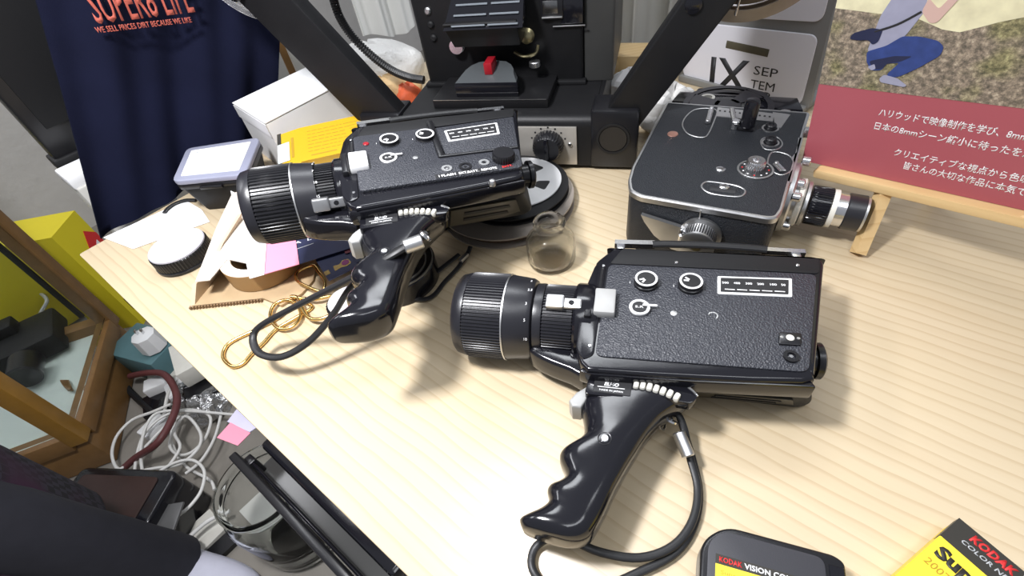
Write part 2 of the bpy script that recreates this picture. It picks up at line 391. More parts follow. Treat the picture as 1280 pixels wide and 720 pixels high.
# ================================================================== SETTING
GD = Vector((0.714, -0.700, 0)).normalized(); BD = Vector((0.700, 0.714, 0)).normalized()   # grain direction, back-edge direction
CORNER = Vector((-608, 592, 0)); OUT = -GD                                                    # OUT: away from the table, behind it
M_floor = mat('concrete_floor', (0.25, 0.23, 0.20), 0.8, var=(7, 0.35), bump=('noise', 60, 0.2))
M_wall = mat('rough_grey_plaster', (0.62, 0.60, 0.57), 0.85, var=(5, 0.14), bump=('noise', 18, 0.35, 0.01))
g = G(); g.add([(-4500, -1500, -720), (3500, -1500, -720), (3500, 5200, -720), (-4500, 5200, -720)], [(0, 1, 2, 3)])
g.add([(-4500, -1500, -760), (3500, -1500, -760), (3500, 5200, -760), (-4500, 5200, -760)], [(3, 2, 1, 0)])
struct('floor', g, M_floor)
WO = CORNER+OUT*1750
def wallpt(t, z): return WO+BD*t+Vector((0, 0, z))
g = G(); g.loft([[wallpt(-2600, -740), wallpt(4200, -740), wallpt(4200, -740)+OUT*80, wallpt(-2600, -740)+OUT*80],
                 [wallpt(-2600, 2000), wallpt(4200, 2000), wallpt(4200, 2000)+OUT*80, wallpt(-2600, 2000)+OUT*80]])
struct('wall_back', g, M_wall)

# ------------------------------------------------------------------ table
TM = mtx_mm(T(CORNER.x, CORNER.y, 0, math.degrees(math.atan2(GD.y, GD.x))))
t = thing('display_table', (0, 0, 0), 'pale pine laminate table carrying the cameras', 'table', mtx=TM)
obj('tabletop', G().prism(roundpoly(rect(0, 0, 1800, 860), 4, 2), -22, 0, 1.2, 2), M_table, t)
for x in (60, 1740):
    for y in (90, 800):
        obj('leg', G().box((x, y, -371), (50, 50, 698), 3), M_black_mark, t)

# ================================================================== SUPER 8 CAMERAS (shared builder, local frame: side plate = z 0)
def knurl(x0, x1, R_, n, cy, cz, ch=1.0):
    return G().lathe([(R_-ch, 0), (R_, 1.2), (R_, x1-x0-1.2), (R_-ch, x1-x0)], (x0, cy, cz), (1, 0, 0), teeth=(n, 1.5, 0, 3))
def barrel(prof, cy, cz):
    return G().lathe([(r_, x-prof[0][1]) for r_, x in prof], (prof[0][1], cy, cz), (1, 0, 0), 72)

def super8(mtx, label, variant, lever_ang):
    t = thing('movie_camera', (0, 0, 0), label, 'camera', mtx=mtx, group='pistol grip movie cameras lying on their sides')
    top = [(-46.6, 12), (-44, 22), (-31, 38), (-24, 40.5), (140, 38.5), (149, 37), (151.5, 32), (147, 14), (123, -78), (119.5, -88), (111, -95.5), (38, -101), (-34, -104), (-44, -103), (-52, -92), (-54.5, -72), (-55, -30)]
    topo = catmull([(*p, 0) for p in top], 2, True)
    up_lo = [(p.x*1.0+1.2, p.y+(2 if p.y > -40 else 1.5)) for p in topo]
    # upper shell
    body = obj('body', G().prism([(p.x, p.y) for p in topo], -24, 0, 3.2, 4, poly_low=up_lo), M_gloss, t)
    low = roundpoly([(-48, 34), (150, 34), (120, -91), (110, -94), (-44, -96), (-46, -30)], 8, 4)
    low_b = roundpoly([(-46, 40), (152, 40), (139, -74), (128, -80), (-40, -78), (-44, -20)], 8, 4)
    obj('lower_body', G().prism(low, -63, -22, 3, 3, poly_low=low_b), M_matte, t)
    # leather panel
    if variant == 2:
        leather = roundpoly([(-34, 15), (142, 15.5), (116, -88), (-38, -91)], 7, 5)
        obj('leather_panel', G().prism(leather, -0.5, 1.3, 0.6, 2), M_leather, t)
        obj('top_cover_strip', G().prism(roundpoly([(-33, 16.5), (144, 17), (149, 36), (-22, 38.5)], 3, 3), -0.5, 0.9, 0.5, 2), M_matte, t)
        for x, y in ((27, 22), (129, 26)): obj('screw', G().cyl((x, y, 0.6), (x, y, 1.6), 1.6, 12, 0.3), M_chrome, t)
    else:
        obj('leather_panel', G().prism(roundpoly([(-36, 14), (44, 14), (47, 16), (47, -43), (50, -48), (128, -50), (121, -84), (-38, -84)], 5, 4), -0.5, 3.6, 0.8, 2), M_leather, t)
        obj('recessed_leather_panel', G().prism(roundpoly([(50, 15), (143, 19), (128, -48), (52, -46)], 3, 4), -0.5, 1.3, 0.6, 2), M_leather, t)
        obj('top_cover_strip', G().prism(roundpoly([(-33, 16.5), (144, 20.5), (150, 38), (-22, 38.5)], 3, 3), -0.5, 1.0, 0.5, 2), M_matte, t)
        obj('raised_ridge', G().prism(roundpoly([(44, 26), (51, 26), (50, -45), (128, -48), (127, -51), (43, -49)], 2.5, 4), 0, 5.5, 1.2, 2), M_black, t)
    # lens mount rim and ledge
    obj('front_rim', G().prism(roundpoly([(-46, 14), (-36, 14), (-39, -90), (-48, -96), (-54, -84), (-55, -30)], 4, 4), -2, 1.2, 0.9, 2), M_gloss, t)
    for x, y in ((-38.5, 12), (-43, -82)): obj('screw', G().cyl((x, y, 1.0), (x, y, 2.0), 1.5, 12, 0.3), M_chrome, t)
    obj('bottom_ledge', G().prism(roundpoly([(-42, -93), (118, -91), (121, -97), (38, -102.5), (-40, -105.5), (-50, -103)], 2, 2), -20, -4, 1.5, 2), M_gloss, t)
    # battery chamber door with its two grooves and bright hinge
    def slab_on_face(x0a, x1a, x0b, x1b, za, zb_, th):
        fy = lambda z: -96.2+18.3*(-24-z)/38
        p_ = [Vector((x0a, fy(za), za)), Vector((x1a, fy(za)+1.0, za)), Vector((x1b, fy(zb_)+1.0, zb_)), Vector((x0b, fy(zb_), zb_))]
        o_ = Vector((0, -0.9, -0.43))*th
        return G().loft([p_, [p+o_ for p in p_]])
    dp = obj('battery_door', slab_on_face(44, 112, 44, 124, -27, -60, 1.4), mat('dark_olive_plastic', (0.040, 0.034, 0.022), 0.35, bump=('noise', 500, 0.1)) if 'dark_olive_plastic' not in bpy.data.materials else bpy.data.materials['dark_olive_plastic'], t)
    lab(obj('hinge', slab_on_face(38, 41, 38, 41, -25, -60, 2.2), M_brass, t), 'narrow brass-coloured hinge')
    for k, (za, zb_) in enumerate(((-34, -39), (-46, -51))): obj('groove_rib', slab_on_face(58, 106, 58, 108, za, zb_, 2.2), M_matte, dp)
    # ---- lens
    cy, cz = -35, (-27 if variant == 2 else -32)
    fx = 11 if variant == 2 else 34; wr = 1.0 if variant == 2 else 0.93
    obj('lens_hood', barrel([(30, -176+fx), (36*wr, -181+fx), (38.2*wr, -179+fx), (40*wr, -172+fx), (40*wr, -170+fx)], cy, cz), M_barrel, t)
    obj('focus_ring', knurl(-170+fx, -133+fx, 41*wr, 84 if variant == 2 else 64, cy, cz), M_barrel if variant == 2 else M_black, t)
    lab(obj('trim_ring', G().ring((-133.4+fx, cy, cz), 41.2*wr, 34, 1.3, 72, (1, 0, 0)), M_alu, t), 'worn bright metal ring')
    obj('distance_barrel', barrel([(36*wr, -132.6+fx), (40.3*wr, -132+fx), (38*wr, -112+fx), (36*wr, -104+fx*0.6), (32, -101+fx*0.5)], cy, cz), M_barrel, t)
    obj('neck', barrel([(30, -104), (30, -96), (33.6, -95.5), (34, -90), (33.5, -88)], cy, cz), M_barrel, t)
    obj('zoom_ring', knurl(-88, -60, 33.6, 70, cy, cz), M_barrel if variant == 2 else M_black, t)
    obj('mount_collar', barrel([(32, -60.5), (35, -60), (36.5, -58), (36.5, -46), (34, -40)], cy, cz), M_gloss, t)
    obj('front_glass', G().lathe([(30, 0), (20, 2.5), (8, 3.6), (0.5, 3.8)], (-173+fx, cy, cz), (-1, 0, 0), 48), M_smoke, t)
    # distance figures around the barrel
    sc_ = (('10', 100), ('5', 74), ('3', 52), ('2.5', 30), ('2', 8)) if variant == 2 else (('15', 84), ('10', 62), ('7', 40), ('5', 18), ('4', -4))
    for s_, a in sc_:
        aa = R(a-30); rr = 37.6
        nrm = Vector((0, -math.sin(aa+0.0)*1.0, 0)); d = Vector((0, math.cos(aa+math.pi/2), math.sin(aa+math.pi/2)))
        n3 = Vector((0.12, d.y, d.z)).normalized(); ty = Vector((0, -d.z, d.y)); 
        p = Vector((-113+fx, cy, cz))+Vector((0, d.y, d.z))*38.2*wr
        Mx = frame(p, (1, 0, 0), -ty if (-ty).dot(Vector((0, 1, 0))) > 0 else ty)
        if (Mx.to_3x3() @ Vector((0, 0, 1))).dot(n3) < 0: Mx = frame(p, (-1, 0, 0), ty if ty.y > 0 else -ty)
        if (Mx.to_3x3() @ Vector((0, 0, 1))).dot(n3) > 0: text(s_, Mx, M_ink, t, 'distance_figure', 2.6, depth=0.25)
    # zoom lever
    a = R(lever_ang); d = Vector((0, math.cos(a), math.sin(a))); q = Vector((1, 0, 0)).cross(d)
    g = G(); Mx = Matrix.Translation(Vector((-71, cy, cz))+d*33) @ Matrix(((1, 0, 0, 0), (0, -q.y, d.y, 0), (0, -q.z, d.z, 0), (0, 0, 0, 1)))
    g.box((-5, 0, 3), (16, 13, 9), 1.8, Mx); g.box((9, 0, 2), (18, 10, 6), 1.6, Mx)
    lv = obj('zoom_lever', g, M_alu, t); obj('lever_screw', G().cyl((9, 0, 4), (9, 0, 5.6), 2.4, 16, 0.4, M=Mx), M_black, lv)
    # lower shroud under the lens
    sh = catmull([(-44, -50, 0), (-44, -92, 0), (-60, -88, 0), (-84, -80, 0), (-99, -70, 0), (-101, -52, 0), (-80, -56, 0)], 3, True)
    obj('lens_shroud', G().prism([(p.x, p.y) for p in sh], -52, -26, 4, 3), M_gloss, t)
    # side button
    g = G(); g.box((-34, -37, 4), (18, 28, 9), 1.5); lab(obj('side_button', g, M_greyplastic if variant == 2 else M_white, t), 'pale grey push button')
    g = G(); g.box((-47.5, -38, 2), (6, 34, 10), 1.2); obj('button_guard', g, M_black, t)
    # dials
    for x, ang in ((0, 200), (37.5, 140)):
        k = obj('dial', G().lathe([(10.4, 0), (10.4, 3), (9.6, 3.4), (9.6, 7)], (x, -8 if variant == 2 else -6, 1), (0, 0, 1), 40), M_black, t)
        lab(obj('dial_ring', G().ring((x, -8 if variant == 2 else -6, 7.9), 9.7, 7.9, 0.5), M_ink, k), 'white rim')
        yc = -8 if variant == 2 else -6
        for da in (0, 38):
            aa = R(ang+da); g = G(); c0 = (x+4*math.cos(aa), yc+4*math.sin(aa), 8.2)
            g.box((0, 0, 0), (4.2, 1.5, 0.4), M=T(*c0, math.degrees(aa))); obj('dial_mark', g, M_ink, k)
        text('1', T(x-14.6, yc+(-1 if x == 0 else -2), 1.5 if variant == 2 else 3.8), M_ink, t, 'index_mark', 2.6, bold=0.02)
    yc = -39 if variant == 2 else -36
    k = obj('selector_dial', G().lathe([(8.8, 0), (8.8, 2.4), (8.0, 3.2)], (-5, yc, 1), (0, 0, 1), 40), M_alu, t)
    obj('dial_ring', G().ring((-5, yc, 4.2), 8.6, 6.4, 0.5), M_ink, k)
    obj('dial_face', G().cyl((-5, yc, 4), (-5, yc, 4.7), 6.0, 30), M_blackink, k)
    text('S.R', T(-8.6, yc-1, 4.75), M_ink, k, 'lettering', 2.3, 7, bold=0.02)
    g = G(); g.box((3.5, yc+1.8, 5.6), (12, 2.0, 1.4), 0.5, T(0, 0, 0, 0)); lab(obj('selector_pointer', g, M_ink, k), 'white pointer')
    dz = 1.3 if variant == 2 else 3.6
    x, y = ((23, -41) if variant == 2 else (21, -42))
    obj('screw', G().lathe([(2.7, 0), (2.7, 0.6), (1.2, 0.8)], (x, y, dz), (0, 0, 1), 20), M_alu, t)
    # footage window
    if variant == 2: q_ = [(61, 6), (121, 8), (117.5, -14), (59.3, -15.4)]
    else: q_ = [(60, 6), (121, 9), (117.5, -15), (60, -17)]
    inner = [(q_[0][0]+2.4, q_[0][1]-2.2), (q_[1][0]-3, q_[1][1]-2.3), (q_[2][0]-2.6, q_[2][1]+2.3), (q_[3][0]+2.6, q_[3][1]+2.2)]
    fp = obj('footage_scale', G().prism(roundpoly(q_, 1.2, 2), 1, 2.1, 0.3, 1), M_ink, t)
    obj('scale_face', G().prism(roundpoly(inner, 0.5, 1), 1.6, 2.35), M_blackink, fp)
    for i, s_ in enumerate(('200', '100', '150', '250', '50', '0') if False else ('500', '400', '300', '200', '100', '50')):
        text(s_, T(64+i*9.4, -3.4+i*0.25, 2.4, 1.5), M_ink, fp, 'lettering', 2.4, 5.4 if i < 5 else 3.4, bold=0.03, depth=0.1)
    g = G()
    for i in range(5): g.box((69.5+i*9.8, -10+i*0.25, 2.45), (8, 0.9, 0.2), M=None)
    obj('scale_underline', g, M_ink, fp)
    if variant == 2:
        g = G().tube([(50.5, -40, 1.6), (51.5, -38, 1.7), (54, -37.2, 1.7), (56.5, -38.5, 1.7), (57.3, -41, 1.7), (56, -43.5, 1.6)], 0.7, 6)
        obj('engraved_arc', g, M_alu, t)
        fr = obj('eyelight_frame', G().prism(roundpoly([(101, -53.5), (117, -53), (114.5, -65), (99, -65.5)], 1.2, 2), 1, 3.2, 0.6, 2), M_black, t)
        lab(obj('lamp_button', G().cyl((107.8, -59, 3), (107.8, -59, 4.2), 3.0, 20, 0.5), M_ivory, fr), 'cream round button')
        for xx in (101.8, 113.5): obj('side_pip', G().cyl((xx, -59, 3), (xx, -59, 3.7), 1.2, 10), M_alu, fr)
        sk = obj('socket', G().ring((105.8, -76, 1), 5.4, 3.0, 2.4), M_black, t); obj('socket_pin', G().cyl((105.8, -76, 1), (105.8, -76, 2.6), 1.4, 12), M_chrome, sk)
    else:
        lab(obj('release_button', G().cyl((-24, -4, 3.5), (-24, -4, 4.8), 3.2, 24, 0.6), M_redpl, t), 'small red button')
        for xx, yy, m_in, m_out in ((47.5, -69, M_alu, M_alu), (66, -70, M_matte, M_black), (85.5, -68, M_matte, M_alu)):
            so = obj('socket', G().ring((xx, yy, 3.4), 5.4 if m_out == M_alu else 6.4, 2.6 if m_out == M_alu else 4, 1.2), m_out, t)
            obj('socket_pin', G().cyl((xx, yy, 3.3), (xx, yy, 4.1), 1.4, 12), m_in, so)
        kb = obj('cap_knob', G().lathe([(11.5, 0), (11.5, 6.5), (10.4, 8)], (106.5, -66, 3.5), (0, 0, 1), 36, teeth=(28, 0.6, 0, 1)), M_black, t)
        text('REMOTE', T(78, -87, 0.8, 3), M_ink, t, 'lettering', 3.0, 18, bold=0.03) if False else None
        bar = obj('lettering_strip', G().prism(roundpoly([(34, -76.5), (96, -76.5), (96, -83), (34, -83)], 1, 2), 3.4, 4.1), M_blackink, t)
        text('! FLASH', T(37, -81.8, 4.15, 0), M_ink, bar, 'lettering', 3.4, 17, bold=0.04)
        text('EXT.BATT.', T(57, -81.8, 4.15, 0), M_ink, bar, 'lettering', 3.4, 20, bold=0.04)
        text('REMOTE', T(79.5, -81.8, 4.15, 0), M_ink, bar, 'lettering', 3.4, 16, bold=0.04)
        text('BATT.', T(101, -81.5, 4.0, 2), M_redink, t, 'lettering', 3.0, 11, bold=0.04)
        obj('latch_pin', G().lathe([(3.6, 0), (3.8, 3), (2.6, 5.4), (0.6, 6)], (86, -97, -3), (0, 0, 1), 20), M_alu, t)
    # eyepiece / rear knob
    g = G(); g.lathe([(9, 0), (12, 1.5), (12, 9), (15, 9.6), (15, 14), (13, 15.5)], (124 if variant == 2 else 128, -55, -28), (1, 0.0, 0), 36)
    obj('rear_knob', g, M_black, t)
    # carry handle along the top edge
    z = -2
    hd = obj('carry_handle', G().tube([(6, 49, z), (20, 50.5, z), (60, 51, z), (96, 49.5, z), (108, 48, z)], 4.2, 10, flat=0.7), M_rubber, t)
    g = G(); g.para((-30, 46, z-4), (38, 1, 0), (0, 6, 0), (0, 0, 6)); lab(obj('handle_end', g, M_chrome, hd), 'chrome handle end')
    g = G(); g.para((104, 46, z-4), (36, -1, 0), (0, 5, 0), (0, 0, 5)); lab(obj('handle_end', g, M_chrome, hd), 'chrome handle end')
    obj('handle_post', G().box((-24, 42, z-3), (8, 12, 6), 1), M_chrome, hd); obj('handle_post', G().box((132, 42, z-3), (8, 12, 6), 1), M_chrome, hd)
    # ---- pistol grip
    LS = [(-41, -94), (-41, -106), (-44, -112), (-46, -120), (-45, -128), (-42.5, -137), (-42, -146), (-45.5, -152), (-52, -157), (-57, -162), (-57.5, -168), (-53, -176), (-52, -181), (-56, -185), (-62, -188.5), (-63, -193), (-61, -199), (-66, -205), (-74, -210), (-79, -214), (-76, -219)]
    RS = [(37, -94), (38.5, -98), (38, -103), (35, -108), (29, -113), (22, -119), (15, -126), (8, -136), (2, -146), (-3, -156), (-8, -166), (-12, -175), (-16, -184), (-19, -192), (-22, -200), (-25, -207), (-28, -213), (-31, -217.5), (-37, -221), (-45, -222.5), (-54, -222)]
    Lc_ = catmull([(*p, 0) for p in LS], 3); Rc_ = catmull([(*p, 0) for p in RS], 3); rings = []
    for k, (l_, r_) in enumerate(zip(Lc_, Rc_)):
        m_ = (l_+r_)/2; h_ = (r_-l_)/2; u_ = k/(len(Lc_)-1)
        tk = 18.5 if u_ < 0.86 else 18.5*math.sqrt(max(0.02, 1-((u_-0.86)/0.145)**2*0.75))
        ring = []
        for q_ in range(24):
            a_ = 2*math.pi*q_/24; ca, sa = math.cos(a_), math.sin(a_); ex_ = 0.62
            x_ = math.copysign(abs(ca)**ex_, ca); z_ = math.copysign(abs(sa)**ex_, sa)
            ring.append(m_+h_*x_+Vector((0, 0, -31.5+tk*z_)))
        rings.append(ring)
    gr = obj('grip', G().loft(rings), M_gloss, t, smooth=70)
    # collar plate and lettering plate
    obj('grip_collar', G().prism(roundpoly([(-41.5, -96.5), (18, -96.5), (34, -101), (41, -109), (36, -116), (22, -115), (8, -111), (-9, -118), (-44, -117.5)], 3, 3), -24, -13.2, 1.0, 2), M_gloss, gr)
    obj('collar_edge', G().tube([(-41.5, -97, -13.4), (-5, -96.6, -13.2), (18, -97.2, -13.2), (33, -101.6, -13.2), (40.4, -109, -13.4)], 0.8, 6), M_alu, gr)
    lp = obj('name_plate', G().prism(roundpoly([(-37, -103), (-8, -103.5), (-9, -116), (-38, -115)], 1, 2), -14, -12.6, 0.3, 1), M_blackink, gr)
    text('ELMO', T(-29.5, -108.6, -12.55, -1), M_ink, lp, 'lettering', 3.0, 11.5, bold=0.05, shear=0.25)
    g = G(); g.box((-24, -110.2, -12.5), (21, 0.6, 0.2)); obj('rule_line', g, M_ink, lp)
    text('MADE IN JAPAN', T(-33, -113.6, -12.55, -1), M_ink, lp, 'lettering', 1.6, 18, bold=0.02)
    # ribbed wheel
    for i in range(7):
        u_ = i/6; xx = -5+30*u_; yy = -105.5-7*u_*u_
        g = G(); g.box((0, 0, 0), (4.2, 6.5, 6), 1.4, T(xx, yy, -13, -8-20*u_)); obj('wheel_rib', g, M_ivory, gr)
    # trigger
    tg = [(-39, -101), (-44, -107), (-51, -113), (-56, -121), (-53, -126), (-46, -126), (-42, -118), (-36, -108)]
    lab(obj('trigger', G().prism(tg, -42, -20, 2, 3), M_greyplastic, gr), 'light grey trigger')
    obj('grip_screw', G().lathe([(5, 0), (5, 0.7), (3.4, 0.2), (3.2, 0.0)], (-26, -153, -13.6), (0, 0, 1), 24), M_black, gr)
    obj('grip_screw_head', G().cyl((-26, -153, -13.8), (-26, -153, -12.0), 2.9, 16, 0.4), M_chrome, gr)
    return t, gr

M2 = Matrix.Translation((0.1209, 0.2939, 0.067)) @ Matrix.Rotation(R(-18.5), 4, 'Z')
cam2, grip2 = super8(M2, 'black movie camera with pistol grip at the centre front, cream button near its rear edge', 2, 104)
M1 = Matrix.Translation((-0.1017, 0.4785, 0.1447)) @ Matrix.Rotation(R(10.2), 4, 'Z') @ Matrix.Rotation(R(7.7), 4, 'Y') @ Matrix.Rotation(R(3.9), 4, 'X')
cam1, grip1 = super8(M1, 'black movie camera marked FLASH and REMOTE, raised up behind beside the projector', 1, 155)
I1 = Matrix(M1); I1.translation = I1.translation/S; I2 = Matrix(M2); I2.translation = I2.translation/S
# wrist straps belong to their cameras
def to_local(I, pts): J = I.inverted(); return [J @ Vector(p) for p in pts]
p2 = [at(834, 520, 22), at(846, 517, 26), at(855, 535, 22), at(862, 570, 12), at(872, 610, 8), at(866, 650, 8), at(842, 682, 8), at(800, 697, 8), at(750, 690, 12), at(712, 674, 14), at(688, 672, 9), at(668, 686, 5), at(666, 712, 5), at(690, 735, 4), at(740, 738, 4), at(800, 715, 4), at(845, 690, 4), at(868, 655, 4), at(874, 615, 4), at(866, 575, 8), at(857, 545, 16), at(850, 522, 22)]
g = G().tube(to_local(I2, p2), 3.0, 10, flat=0.75); st = obj('wrist_strap', g, M_rubber, cam2)
g = G().cyl(*to_local(I2, [at(848, 540, 24), at(861, 571, 18)]), 5.0, 16, 0.8); lab(obj('strap_ferrule', g, M_alu, st), 'crimped metal ferrule')
q = to_local(I2, [at(838, 527, 26)])[0]; g = G().ring(q, 5.5, 4.1, 1.6, 24, (0.3, 0.7, 0.6)); obj('strap_ring', g, M_chrome, st)
q = to_local(I2, [at(827, 530, 24)])[0]; g = G().ring(q, 5, 3.8, 1.5, 24, (0.7, -0.2, 0.5)); obj('strap_ring', g, M_chrome, st)
def w1(x, y, z): return M1 @ Vector((x*S, y*S, z*S))/S
p1 = [at(533, 292, 128), at(520, 300, 128), at(480, 325, 122), at(420, 357, 96), at(360, 388, 62), at(325, 408, 42), at(316, 424, 34), at(325, 442, 30), at(352, 446, 32), at(385, 428, 42), at(415, 395, 62), at(436, 362, 88), at(462, 335, 108), at(500, 312, 124), at(522, 302, 124)]
g = G().tube(to_local(I1, p1), 3.9, 10, flat=0.75); st = obj('wrist_strap', g, M_rubber, cam1)
g = G().cyl(*to_local(I1, [at(528, 301, 133), at(505, 309, 133)]), 6.2, 16, 0.8); lab(obj('strap_ferrule', g, M_alu, st), 'crimped metal ferrule')
q = to_local(I1, [at(531, 296, 134)])[0]; g = G().ring(q, 6, 4.4, 1.8, 24, (0.7, 0.2, 0.5)); obj('strap_ring', g, M_chrome, st)
# riser the back camera lies on
g = G().prism(roundpoly([(-90, 500), (40, 500), (40, 590), (-90, 590)], 3, 2), 0, 60, 1, 2)
solo('display_riser', g, M_matte, 'black block hidden under the raised movie camera', 'riser', (-25, 545, 0))
# ================================================================== BOLEX-TYPE CINE CAMERA (on its side, lens to the right)
BM = T(265, 468, 0, -31)       # local: x right, y away; top plate z = 78
BI = BM.inverted()
def bl(px, py, z): p = BI @ at(px, py, z); return (p.x, p.y)
t = thing('cine_camera', (0, 0, 0), 'chrome-edged black box cine camera with crank, lying on its side behind the front camera', 'camera', mtx=mtx_mm(BM))
tp = [bl(833, 127, 78), bl(1013, 140, 78), bl(1007, 160, 78), bl(979, 262, 78), bl(972, 272, 78), bl(960, 273, 78), bl(800, 245, 78), bl(787, 238, 78), bl(785, 225, 78), bl(790, 208, 78)]
tpr = roundpoly(tp, 5, 4)
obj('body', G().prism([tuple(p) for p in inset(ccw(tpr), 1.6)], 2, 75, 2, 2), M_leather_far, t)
cr_o = [tuple(p) for p in ccw(tpr)]; cr_i = [tuple(p) for p in inset(cr_o, 3.2)]
g = G(); g.loft([[(x, y, 71) for x, y in cr_o], [(x, y, 76.5) for x, y in cr_o], [(*p, 78) for p in inset(cr_o, 1.2)], [(*p, 78) for p in cr_i], [(*p, 75.5) for p in cr_i]], caps=False)
lab(obj('chrome_edge', g, M_alu, t), 'satin metal rim')
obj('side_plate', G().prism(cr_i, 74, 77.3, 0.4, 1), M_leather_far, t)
def ringline(pts, wd, nm='inlay_line', m=M_alu, z=77.7, closed=True, par=None):
    return obj(nm, G().tube([(x, y, z) for x, y in pts], wd, 6, closed=closed, sm=4, flat=0.5), m, par or t)
B = lambda px, py, z=78: bl(px, py, z)
# D-shaped footage inlay with its small lever
ringline([B(868, 137), B(857, 146), B(853, 156), B(858, 165), B(868, 170), B(880, 171), B(886, 166), B(893, 150), B(896, 138), B(884, 135)], 0.9)
lv = obj('footage_lever', G().tube([(*B(889, 138), 80), (*B(884, 155), 80)], 3.2, 10, sm=0, flat=0.5), M_chrome, t)
for p in ((889, 138), (884, 154)): obj('lever_screw', G().cyl((*B(*p), 81), (*B(*p), 82.4), 2.4, 16, 0.4), M_alu, lv)
# long engraved scale plate and L-shaped inlays
g = G(); g.prism([B(897, 134), B(968, 142), B(966, 152), B(895, 145)], 77.2, 78.1); sp = obj('scale_plate', g, M_alu, t)
g = G()
for i in range(11):
    a = Vector(B(900+i*6.2, 138.5+i*0.75)); g.box((a.x, a.y, 78.2), (2.4, 3.2, 0.3))
obj('scale_marks', g, M_blackink, sp)
g = G(); g.prism([B(966, 140), B(988, 143), B(976, 160), B(969, 157)], 77.2, 78.0); obj('scale_plate', g, M_alu, t)
# crank with black grip
ck = obj('crank_arm', G().tube([(*B(920, 163), 84), (*B(916, 158), 86), (*B(913, 146), 88)], 3.0, 10, sm=2, flat=0.6), M_chrome, t)
obj('crank_pivot', G().cyl((*B(918, 160), 77), (*B(918, 160), 88), 5, 20, 1), M_chrome, ck)
obj('crank_foot', G().box((*B(932, 162), 80), (17, 8, 5), 1), M_black, ck)
obj('crank_grip', G().lathe([(6, 0), (8.2, 2), (8.2, 30), (7, 33), (2, 34)], (*B(933, 161), 80), (0, 0, 1), 28), M_gloss, ck)
obj('grip_screw', G().cyl((*B(930, 164), 82.4), (*B(930, 164), 83.4), 2.2, 14), M_alu, ck)
# counters and knobs down the lens side
def knob(px, py, r_, h, m=M_black, rim=True):
    c = B(px, py); k = obj('control_knob', G().lathe([(r_, 0), (r_, h-1), (r_-1, h), (r_*0.5, h), (r_*0.45, h-1)], (*c, 77), (0, 0, 1), 28), m, t)
    if rim: lab(obj('knob_rim', G().ring((*c, 77), r_+3.2, r_+1.2, 1.2), M_alu, k), 'bright rim')
knob(963, 160, 6.2, 6, M_black); knob(963, 178, 6.2, 7, M_black)
ringline([B(951, 178), B(955, 172), B(971, 171), B(978, 179), B(972, 186), B(957, 186)], 0.8)
c = B(944, 212)
d0 = obj('speed_dial', G().cyl((*c, 77), (*c, 79), 16, 44, 0.5), M_blackink, t)
lab(obj('dial_rim', G().ring((*c, 77.4), 18, 16, 1.4, 48), M_alu, d0), 'satin rim')
obj('dial_knob', G().lathe([(9.5, 0), (9.5, 9), (8.3, 10.5), (4.2, 10.5), (3.2, 7)], (c[0]-1, c[1]+1, 78.5), (0, 0, 1), 36, teeth=(26, 0.5, 0, 1)), M_chrome, d0)
for k_ in range(12):
    a = k_*math.pi/6; obj('dial_dot', G().cyl((c[0]+13*math.cos(a), c[1]+13*math.sin(a), 79), (c[0]+13*math.cos(a), c[1]+13*math.sin(a), 79.4), 0.9, 8), M_ink if k_ % 3 else M_redink, d0)
# release window (quarter disc) with lever
ringline([B(965, 190), B(985, 193), B(992, 203), B(989, 213), B(975, 218), B(960, 207)], 0.9)
lv = obj('release_lever', G().tube([(*B(969, 206), 79.5), (*B(978, 215), 79.5)], 3.4, 10, sm=0, flat=0.5), M_chrome, t)
obj('lever_screw', G().cyl((*B(970, 206), 80.4), (*B(970, 206), 81.6), 2, 14, 0.3), M_alu, lv)
g = G(); g.prism([B(998, 172), B(1004, 172), B(990, 228), B(984, 226), B(992, 205), B(990, 196), B(996, 190)], 77.1, 78.0); obj('inlay_plate', g, M_alu, t)
# stadium slot with screw, rewind screws
ss = ringline([B(877, 233), B(882, 227), B(892, 227), B(918, 231), B(931, 237), B(928, 244), B(915, 245), B(888, 241)], 1.0)
obj('slot', G().tube([(*B(888, 234), 77.3), (*B(920, 238), 77.3)], 4.4, 10, sm=0, flat=0.25), M_blackink, ss)
obj('slot_screw', G().lathe([(5.0, 0), (5.0, 1.4), (3, 2.4), (1, 2.4)], (*B(905, 234), 77.6), (0, 0, 1), 24), M_chrome, ss)
obj('cover_screw', G().lathe([(5.2, 0), (5.0, 0.8), (3, 1.6), (1, 1.6)], (*B(901, 211), 77.3), (0, 0, 1), 24), M_chrome, t)
lab(obj('badge', G().lathe([(6.4, 0), (6.0, 0.8), (3, 1.2)], (*B(841, 167), 77.3), (0, 0, 1), 28), mat('copper_badge', (0.62, 0.33, 0.26), 0.35, 0.8, var=(200, 0.2)), t), 'round copper coloured badge')
# fittings on the far edge
fe = bl(885, 120, 72)
lp = obj('carry_lug', G().ring((*bl(885, 121, 72), 68), 9, 5.5, 4, 32), M_ivory, t)
obj('viewfinder_rail', G().prism([bl(840, 124, 70), bl(1005, 135, 70), bl(998, 120, 70), bl(850, 112, 70)], 40, 68, 2, 2), M_gloss, t)
obj('disc_knob', G().cyl((*bl(982, 139, 70), 60), (*bl(982, 139, 70), 69), 8, 30, 1), M_alu, t)
